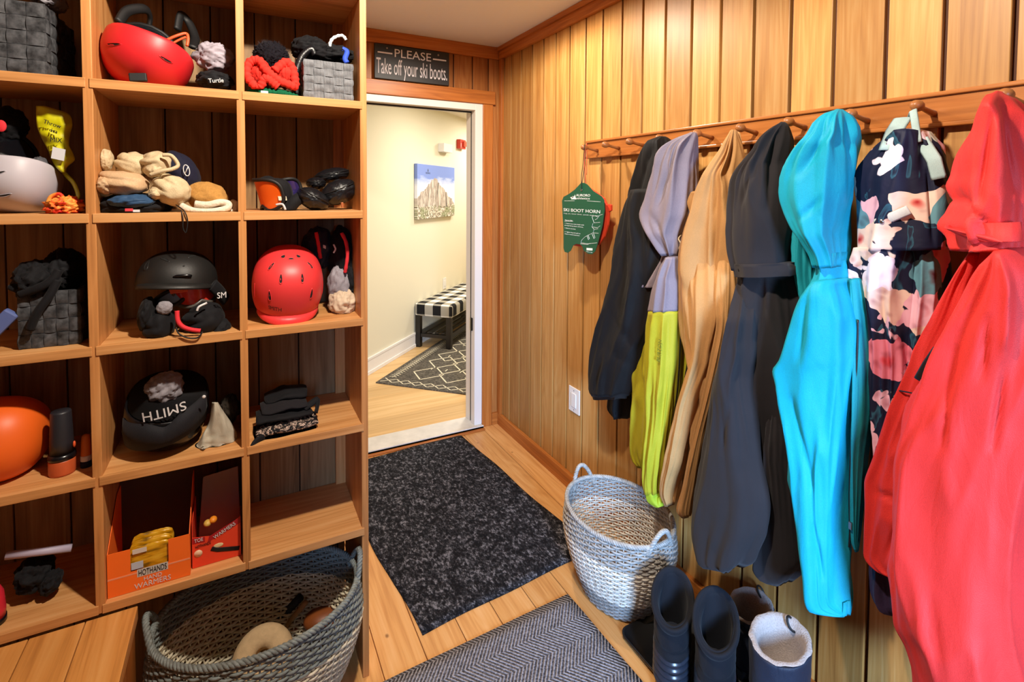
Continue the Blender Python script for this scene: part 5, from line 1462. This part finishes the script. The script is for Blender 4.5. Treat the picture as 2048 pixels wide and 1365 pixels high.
cl = cell(1, 2)
cx, cz, rx, rz = bb(262, 488, 447, 600, -1.27)
th, S = helmet('ski_helmet', 'matte black ski helmet standing over gloves in the third row middle cubby', (cx-.004, -1.262, cl[4]+.120), (.096, .112, .092), RX(4) @ RX(-8, 'X'), M_BLKH, [(-20, 42, .12, .030, -25), (-48, 30, .05, .14, 20), (12, 30, .02, .02, 0), (30, 50, .10, .03, 20)], -.05, brim=.10, cl=cl)
p = S(Vector((.18, -.95, .22)).normalized(), 1.01)
part('goggle_clip', MB().tube([p+Vector((-.020, .002, -.002)), p+Vector((-.012, -.002, .002)), p+Vector((.012, -.002, .002)), p+Vector((.020, .002, -.001))], .0035, 8), M_BLKG, th)
g1, G = goggles('ski_goggles', 'goggles with a red mirror lens under the matte black helmet', at(400, 585, -1.33), RX(25, 'Z') @ RX(-8), .052, .034, M_LRED, plain('frame_grey', '4a4540', .4), cl=cl)
tubeY('strap', [(425, 570, -1.33), (440, 585, -1.31), (452, 600, -1.27)], .018, M_DARKC, g1, 8, ry=.3, cl=cl, up=(0, 0, 1))
text('lettering', 'SM', .016, at(443, 596, -1.365), (1, .3, 0), SZ, M_LETW, g1, .002, .022)
g2, G = goggles('ski_goggles', 'goggles with a pale blue lens tucked left of the red goggles', at(333, 603, -1.33), RX(-20, 'Z') @ RX(-32), .038, .020, M_LBLU, M_BLACK, cl=cl)
cloth_lump('lens_cloth', (312, 604, 346, 628), -1.36, .012, M_GREY, g2, cl, 90, .1)
part('orange_patch', MB().obox(at(357, 580, -1.335), (.020, 0, .002), (0, .002, 0), (-.002, 0, .008)), M_ORNG, g2, False, .001)
for lb, bxs, sd in (('black ski glove lying front left under the black helmet', [(283, 615, 352, 682, .05, 0), (275, 595, 310, 660, .04, 10)], 91), ('black ski glove lying front right under the black helmet', [(365, 608, 450, 668, .05, -15), (420, 640, 462, 682, .035, 20)], 94)):
    mitten(lb, bxs, [M_DARKC], -1.33, cl, sd)
rr_ = thing('goggle_frame', (-1.6, -1.37, cl[4]), 'red and black goggle frame hanging over the shelf edge under the black helmet', 'frame')
tubeY('frame_bar', [(354, 622, -1.385), (356, 642, -1.39), (366, 654, -1.393), (384, 660, -1.394), (401, 662, -1.394)], .0055, M_REDS, rr_, 8, label='bright red frame bar')
tubeY('cord', [(352, 655, -1.392), (358, 668, -1.397), (375, 676, -1.399), (395, 676, -1.399), (405, 664, -1.395)], .002, M_BLACK, rr_, 6)
tubeY('white_cord', [(394, 622, -1.385), (398, 614, -1.385), (410, 608, -1.38), (414, 606, -1.38)], .0028, M_LETW, rr_, 8)

cl = cell(2, 2)
HC = (at(576, 560, -1.275).x, -1.275, cl[4]+.100); HR = (.098, .118, .112); HM = RX(2) @ RX(22, 'X')
cx = HC[0]
vts = []
for s_ in (-1, 1):
    vts += [(s_*33, 12, .035, .12, -s_*14), (s_*20, 38, .035, .11, s_*-10), (s_*50, 50, .035, .11, s_*4), (s_*66, 5, .02, .17, s_*-12)]
vts += [(0, 70, .07, .03, 0), (-40, 72, .05, .06, 0), (40, 72, .05, .06, 0)]
th, S = helmet('ski_helmet', 'coral red ski helmet with visor facing forward in the third row right cubby', HC, HR, HM, M_REDH2, vts, -.42, brim=.16, cl=cl)
o = text('helmet_lettering', 'SMITH', .017, at(543, 634, -1.39), (1, 0, -.10), (.1, 0, 1), plain('dark_red_print', '4a0f14', .5), th, .001, .045)
wrap(o, HC, HR, HM, 1.01)
gl = thing('ski_glove', (-1.2, -1.27, cl[4]), 'black, red and cream ski gloves standing against the right panel beside the coral helmet', 'gloves')
cloth_lump('cuff', (604, 455, 668, 535), -1.20, .05, M_NYL, gl, cl, 101, .14)
cloth_lump('cuff', (655, 455, 712, 560), -1.22, .05, M_DARKC, gl, cl, 103, .14)
cloth_lump('grey_panel', (655, 535, 700, 605), -1.25, .045, M_GREY, gl, cl, 104, .14, label='grey panel')
cloth_lump('palm', (657, 580, 712, 631), -1.275, .05, fabric('pale_leather', 'c8b49a', .6), gl, cl, 105, .16, label='cream leather palm')
cloth_lump('black_panel', (680, 530, 716, 595), -1.24, .045, M_DARKC, gl, cl, 106, .14)
tubeY('red_zip', [(632, 465, -1.262), (636, 485, -1.266), (639, 505, -1.262), (641, 516, -1.255)], .0055, M_REDS, gl, 8, bumpy=.06, label='red zip')
tubeY('red_zip', [(683, 466, -1.285), (692, 485, -1.29), (695, 510, -1.29), (692, 535, -1.29), (690, 545, -1.285)], .0055, M_REDS, gl, 8, bumpy=.06, label='red zip')
tubeY('buckle', [(667, 489, -1.29), (671, 498, -1.292), (667, 506, -1.29)], .0025, M_LETW, gl, 8)
part('buckle', MB().obox(at(649, 494, -1.27), (.004, 0, -.002), (0, .002, 0), (0, 0, .005)), M_LETW, gl, False, .001)

# ---------------- row 3
cl = cell(0, 3)
th, S = helmet('ski_helmet', 'bright orange ski helmet at the left edge of the fourth row', (-2.008, -1.262, cl[4]+.088), (.100, .100, .112), RX(8) @ RX(72, 'X'), M_ORH, [], -.30, cl=cl)
fl_ = thing('thermos_flask', (-1.87, -1.30, cl[4]), 'black flask with an orange base standing beside the orange helmet', 'flask')
bx_ = at(120, 948, -1.345); bx_ = Vector((bx_.x, -1.325, cl[4]))
k_ = .001
part('flask_base', MB().lathe([(.0001, 0), (.026, 0), (.027, .004), (.027, .034), (.026, .037), (.0001, .037)], bx_, 40), plain('copper_orange', 'c2582e', .4, nz=.1), fl_)
part('flask_collar', MB().lathe([(.020, .037), (.0275, .038), (.028, .043), (.0265, .050), (.020, .051)], bx_, 40), M_BLKG, fl_)
part('flask_body', MB().lathe([(.024, .050), (.0235, .08), (.0205, .152), (.019, .156), (.0001, .156)], bx_, 40), plain('flask_black', '23242a', .45), fl_)
part('button', MB().ell((bx_.x+.026, bx_.y-.008, bx_.z+.070), (.003, .005, .008), nu=12, nv=8), M_ORNG, fl_)
tb = thing('sunscreen_tube', (-1.82, -1.3, cl[4]), 'small orange and navy tube standing behind the left cubby panel', 'tube')
tx_ = at(172, 940, -1.32)
part('tube_body', clampc(MB().lathe([(.011, .018), (.0115, .03), (.010, .06), (.0085, .078), (.004, .082)], (tx_.x, -1.315, cl[4]), 20), cl), plain('tube_orange', 'd8701e', .4), tb)
part('tube_band', clampc(MB().lathe([(.0116, .016), (.0120, .018), (.0120, .028), (.0116, .03)], (tx_.x, -1.315, cl[4]), 20), cl), M_LETW, tb)
part('tube_cap', clampc(MB().lathe([(.0001, 0), (.012, 0), (.012, .016), (.0001, .016)], (tx_.x, -1.315, cl[4]), 20), cl), M_NAVY, tb)

cl = cell(1, 3)
cx, cz, rx, rz = bb(235, 715, 425, 903, -1.28)
HC = (cx+.002, -1.27, cl[4]+.105); HR = (.098, .110, .108); HM = RX(4) @ RX(202, 'X')
th, S = helmet('ski_helmet', 'glossy black ski helmet upside down with a goggle strap in the fourth row middle cubby', HC, HR, HM, M_BLKG, [], -.32, cl=cl)
# wide goggle strap lying across the front
R = []
for i in range(33):
    a = math.radians(-90-64+128*i/32); ca, sa = math.cos(a), math.sin(a)
    dip = .012*math.cos((a+math.pi/2)*1.4)
    z_lo = cl[4]+.055-dip*1.2+.018*ca; z_hi = z_lo+.066-.020*math.exp(-((a+math.pi/2-.05)/.25)**2)+.006
    r1 = 1.04
    R.append([Vector((HC[0]+HR[0]*r1*ca, HC[1]+HR[1]*r1*sa, z_lo)), Vector((HC[0]+HR[0]*(r1+.05)*ca, HC[1]+HR[1]*(r1+.05)*sa, (z_lo+z_hi)/2)), Vector((HC[0]+HR[0]*(r1+.02)*ca, HC[1]+HR[1]*(r1+.02)*sa, z_hi)), Vector((HC[0]+HR[0]*(r1-.05)*ca, HC[1]+HR[1]*(r1-.05)*sa, z_hi-.002)), Vector((HC[0]+HR[0]*(r1-.04)*ca, HC[1]+HR[1]*(r1-.04)*sa, z_lo))])
gst = thing('ski_goggles', (HC[0], HC[1], cl[4]+.05), 'black goggles with an upside down lettered strap wrapped on the glossy black helmet', 'goggles')
part('strap', MB().rings(R), fabric('strap_black', '1a1a1f', .75, 500), gst)
o = text('strap_lettering', 'SMITH', .024, at(325, 819, -1.40)+Vector((0, 0, -.002)), (-1, 0, -.14), (.14, 0, -1), M_LETW, gst, .001, .094)
po = Vector(o['_o'])
for v in o.data.vertices:
    P_ = v.co+po; k = (P_.x-HC[0])/(HR[0]*1.085); dep = max(0, 1-k*k)**.5
    v.co.y += (HC[1]-HR[1]*1.092*dep) - (-1.40)
o = cloth_lump('microfibre_cloth', (292, 750, 368, 800), -1.28, .04, M_GREY, None, cl, 111, .2); tag(o, 'crumpled grey white cloth inside the upturned glossy black helmet', 'cloth')
part('rivet', MB().ell(at(408, 794, -1.375), (.0045, .002, .0045), nu=12, nv=6), M_LETW, gst)
nb = thing('cotton_cloth', (-1.52, -1.33, cl[4]), 'cream and grey cotton cloth crumpled beside the glossy black helmet', 'cloth')
R = []
for i in range(29):
    s = i/28; y_ = 805+(900-805)*s
    a, b_ = hermite([(805, 424, 436), (820, 422, 445), (845, 418, 462), (870, 405, 475), (890, 394, 474), (900, 390, 440)], y_)
    row = []
    for k in range(30):
        q = 2*math.pi*k/30; px_c = (a+b_)/2+(b_-a)/2*math.cos(q)
        Y = -1.33+.030*math.sin(q)*(1 if math.sin(q) > 0 else 1)+.016*(1-2*abs(noise.noise(Vector((px_c*.07, s*1.3, 4)))))
        row.append(at(px_c, y_, Y))
    R.append(row)
part('cloth_body', clampc(MB().rings(R), cl), fabric('cotton_cream', 'b8b09e', .85), nb)
cloth_lump('dark_end', (440, 795, 480, 840), -1.26, .04, fabric('brown_cloth', '2e261e', .85), nb, cl, 120, .2)

cl = cell(2, 3)
cm = thing('neck_warmer', (-1.38, -1.3, cl[4]), 'folded black neck warmers with a camouflage band in the fourth row right cubby', 'neck warmer')
t = NT('camouflage'); t_c = t.ramp(t.noise(t.mapping(t.pos(True), (1, 1, 1.6)), 55, 3, .6, 1.5), [(.44, lin('121114')), (.49, lin('6b5a50')), (.55, lin('d0b8a8')), (.6, lin('2a2426'))], 'CONSTANT'); M_CAMO = t.out(t_c, .75, .2)
# stacked folds: each layer is a long soft roll
def layer(name, pts, r, ry, mat, sd):
    P = [at(*p) for p in pts]; m = len(P); out = []
    for i in range(m-1):
        for k in range(8): out.append(P[i].lerp(P[i+1], k/8))
    out.append(P[-1]); n_ = len(out)
    rr2 = [r*(.55+.45*math.sin(math.pi*min(1, max(0, .06+.88*i/(n_-1))))**.4) for i in range(n_)]
    m_ = MB().tube(out, rr2, 20, ry=[v*ry for v in rr2], up=(0, 1, 0))
    def dsp(v):
        q = v*26+Vector((sd, 0, 0)); return v+Vector((noise.noise(q)*.004, noise.noise(q+Vector((9, 0, 0)))*.004, noise.noise(q*1.4+Vector((0, 7, 0)))*.005))
    m_.map(dsp)
    return part(name, clampc(m_, cl), mat, cm)
layer('folded_layer', [(508, 872, -1.31), (560, 868, -1.31), (628, 850, -1.31)], .060, .13, M_DARKC, 1)
layer('camouflage_band', [(512, 860, -1.32), (560, 850, -1.325), (632, 836, -1.32)], .052, .32, M_CAMO, 2)
layer('folded_layer', [(512, 836, -1.31), (560, 826, -1.31), (618, 818, -1.30)], .055, .22, M_DARKC, 3)
layer('folded_layer', [(522, 818, -1.29), (570, 806, -1.29), (612, 802, -1.29)], .055, .20, fabric('soft_black', '1d1b1f', .9), 4)
layer('folded_layer', [(530, 800, -1.25), (570, 784, -1.25), (612, 782, -1.25)], .055, .22, M_DARKC, 5)
tubeY('loose_end', [(504, 898, -1.385), (512, 884, -1.375), (528, 874, -1.365)], .010, M_DARKC, cm, 10, ry=.6)
tubeY('loose_end', [(608, 818, -1.33), (622, 808, -1.32), (636, 800, -1.31), (632, 826, -1.33)], .010, M_DARKC, cm, 10, ry=.5, cl=cl)

# ---------------- row 4
cl = cell(0, 4)
o = finish('white_baton', MB().tube([at(12, 1112, -1.30), at(80, 1104, -1.30), at(144, 1096, -1.30)], .0095, 16), plain('lavender_white', 'b5adc4', .5)); tag(o, 'white stick lying across the bottom left cubby', 'stick')
t_ = thing('ski_glove', (-1.93, -1.27, cl[4]), 'thin black gloves lying flat in the bottom left cubby', 'gloves')
cloth_lump('glove_body', (30, 1128, 110, 1162), -1.27, .05, M_DARKC, t_, cl, 131, .2, ang=15)
cloth_lump('glove_finger', (80, 1150, 124, 1180), -1.30, .03, M_DARKC, t_, cl, 132, .2, ang=30)
t_ = thing('water_bottle', (-2.03, -1.33, cl[4]), 'red bottle with a black cap cut off at the left edge of the bottom row', 'bottle')
q = at(-6, 1200, -1.34)
part('bottle_body', clampc(MB().lathe([(.0001, .012), (.026, .012), (.027, .03), (.024, .07), (.012, .10), (.0001, .102)], (q.x-.012, -1.34, cl[4]), 30), cl), plain('bottle_red', 'd0283a', .4), t_)
part('bottle_base', clampc(MB().lathe([(.0001, 0), (.028, 0), (.028, .012), (.0001, .012)], (q.x-.012, -1.34, cl[4]), 30), cl), M_BLKG, t_)

cl = cell(1, 4)
M_OBOX = plain('carton_orange', 'ff7424', .5, .4)
M_RBOX = plain('carton_red', 'e84426', .5, .4)
M_INSIDE = plain('carton_inside', '3e352c', .8)
a_ = at(213, 1180, -1.375); e_ = at(379, 1180, -1.375)
x0, x1 = a_.x+.002, at(379, 1060, -1.375).x
bx = thing('warmer_carton', ((x0+x1)/2, -1.30, cl[4]), 'open orange carton of hand warmer packets in the bottom middle cubby', 'box')
yf = -1.375; z0 = cl[4]; zt = z0+.112; w_ = x1-x0
# front panel with a display notch
n0x, n1x = x0+w_*.27, x0+w_*.73; zn = z0+.052
def panel(pts, th_, mat, par, nm, y=yf):
    n = len(pts); vs = [Vector((a, y, b_)) for a, b_ in pts]+[Vector((a, y+th_, b_)) for a, b_ in pts]
    return part(nm, MB().add(vs, [tuple(range(n)), tuple(reversed(range(n, 2*n)))]+[(i, (i+1) % n, n+(i+1) % n, n+i) for i in range(n)]), mat, par, False)
panel([(x0, z0), (x1, z0), (x1, zt), (n1x, zt), (n1x, zn), (n0x, zn), (n0x, zt), (x0, zt)], .0015, M_OBOX, bx, 'front_panel')
for xx in (x0, x1-.0015):
    vs = [(yf+.0016, z0), (-1.20, z0), (-1.20, z0+.20), (-1.24, z0+.20), (yf+.0016, zt)]
    V = [Vector((xx, a, b_)) for a, b_ in vs]+[Vector((xx+.0015, a, b_)) for a, b_ in vs]
    part('side_panel', MB().add(V, [(0, 1, 2, 3, 4), (9, 8, 7, 6, 5)]+[(i, (i+1) % 5, 5+(i+1) % 5, 5+i) for i in range(5)]), M_OBOX, bx, False)
part('back_panel', MB().box(x0, x1, -1.20, -1.1985, z0, z0+.225), M_INSIDE, bx, False)
part('carton_bottom', MB().box(x0+.002, x1-.002, yf+.002, -1.201, z0, z0+.0015), M_OBOX, bx, False)
part('stripe', MB().box(x0, x1, yf-.0004, yf, z0+.044, z0+.048), plain('stripe_peach', 'f59a70', .6), bx, False)
t = NT('packet_foil'); t_c = t.ramp(t.noise(t.mapping(t.pos(True), (6, 1, 30), (0, .2, 0)), 3, 3), [(.35, lin('7a5606')), (.5, lin('cf9410')), (.65, lin('e0b030'))]); M_FOIL = t.out(t_c, .3, .5)
for k in range(5):
    pk = finish('warmer_packet', clampc(pillow(((n0x+n1x)/2, yf+.012+k*.014, z0+.058+.004*(k%2)), (.046, .006, .050), k), (x0+.003, x1-.003, 0, -1.2, z0+.002, 3)), M_FOIL)
    tag(pk, 'gold foil hand warmer packet, %s in the orange carton' % ['frontmost', 'second from the front', 'third from the front', 'fourth from the front', 'rearmost'][k], 'packet', 'hand warmer packets')
    if k == 0:
        pk['_o'] = tuple(pk.location)
        part('white_label', MB().box(n0x+.001, n0x+.026, yf+.0035, yf+.0045, z0+.054, z0+.072), plain('packet_label', 'b9c4d4', .5), pk, False)
        part('white_label', MB().box(n0x+.004, n0x+.034, yf+.0035, yf+.0045, z0+.094, z0+.106), plain('packet_label2', 'd8cfc4', .5), pk, False)
mid = (x0+x1)/2+.006
part('lettering_plate', MB().box(mid-.033, mid+.033, yf-.0006, yf-.0003, z0+.034, z0+.054), plain('plate_grey', 'c9c6c0', .6), bx, False)
text('carton_lettering', 'HOTHANDS', .015, (mid, yf-.0007, z0+.037), SX, SZ, M_BLACK, bx, .0004, .060)
text('carton_lettering', 'HAND', .010, (mid, yf-.0004, z0+.021), SX, SZ, M_LETW, bx, .0005, .038)
text('carton_lettering', 'WARMERS', .013, (mid, yf-.0004, z0+.005), SX, SZ, M_LETW, bx, .0005, .078)

tx0 = at(384, 1120, -1.36).x; tx1 = cl[1]-.004
b2x = thing('warmer_carton', ((tx0+tx1)/2, -1.3, cl[4]), 'torn red carton of toe warmers beside the orange carton', 'box')
zt2 = z0+.075; yf2 = -1.352
panel([(tx0, z0), (tx1, z0), (tx1, z0+.112), (tx0+.06, z0+.074), (tx0+.03, z0+.080), (tx0, z0+.085)], .0015, M_RBOX, b2x, 'front_panel', yf2)
part('back_panel', MB().add([(tx0+.006, -1.22, z0), (tx1-.002, -1.22, z0), (tx1-.006, -1.215, z0+.190), (tx0+.020, -1.215, z0+.180)], [(0, 1, 2, 3)]), plain('carton_grey', 'a39c98', .8), b2x, False)
part('side_panel', MB().box(tx0, tx0+.0015, yf2+.0016, -1.22, z0, z0+.13), M_RBOX, b2x, False)
part('side_panel', MB().box(tx1-.0015, tx1, yf2+.0016, -1.22, z0, z0+.115), plain('carton_dark_red', '7a1410', .6), b2x, False)
part('carton_bottom', MB().box(tx0+.002, tx1-.002, yf2+.002, -1.222, z0, z0+.0015), M_RBOX, b2x, False)
dx_ = tx1-tx0
panel([(tx0+.001, z0+.068), (tx0+.03, z0+.066), (tx0+.03, z0+.080), (tx0+.001, z0+.084)], .0006, plain('banner_red', 'a8101c', .5), b2x, 'banner', yf2-.0007)
panel([(tx0+.036, z0+.062), (tx1-.001, z0+.094), (tx1-.001, z0+.110), (tx0+.040, z0+.078)], .0006, plain('banner_red2', 'a8101c', .5), b2x, 'banner', yf2-.0007)
text('carton_lettering', 'TOE', .010, (tx0+.016, yf2-.0014, z0+.071), (1, 0, .05), (-.05, 0, 1), M_LETW, b2x, .0004, .02)
sl = (1, 0, .50)
text('carton_lettering', 'WARMERS', .010, (tx0+dx_*.68, yf2-.0014, z0+.080), sl, (-.50, 0, 1), M_LETW, b2x, .0004, .058)
text('carton_lettering', 'HOTHANDS', .008, (tx0+.026, yf2-.0008, z0+.055), (1, 0, .08), (-.08, 0, 1), M_BLACK, b2x, .0004, .036)
part('badge', MB().lathe([(.0001, .0006), (.010, .0006), (.010, 0), (.0001, 0)], (tx0+.014, yf2-.0004, z0+.038), 20, axis=Vector((0, -1, 0))), plain('badge_cream', 'e8c4a0', .6), b2x)
part('foot_picture', MB().tube([Vector((tx0+.045, yf2-.001, z0+.042)), Vector((tx0+.060, yf2-.001, z0+.034)), Vector((tx1-.004, yf2-.001, z0+.022))], .006, 8, ry=.001, up=(0, 0, 1)), M_BLACK, b2x)
part('foot_picture', MB().ell((tx0+.062, yf2-.0005, z0+.046), (.012, .001, .006), nu=14, nv=8), plain('picture_cream', 'e2cf9c', .6), b2x)
for k, (xx, zz) in enumerate(((.034, .086), (.048, .092))):
    o = finish('toe_warmer', MB().ell((tx0+xx, -1.30, z0+zz), (.010, .012, .009), nu=16, nv=10), plain('warmer_yellow%d' % k, ['d8b050', 'f09020'][k], .5)); tag(o, ['pale yellow packet showing in the torn red carton', 'orange packet showing in the torn red carton'][k], 'packet')

# ------------------------------------------------------------------ tidy up bookkeeping
for o in D.objects:
    if '_o' in o: del o['_o']
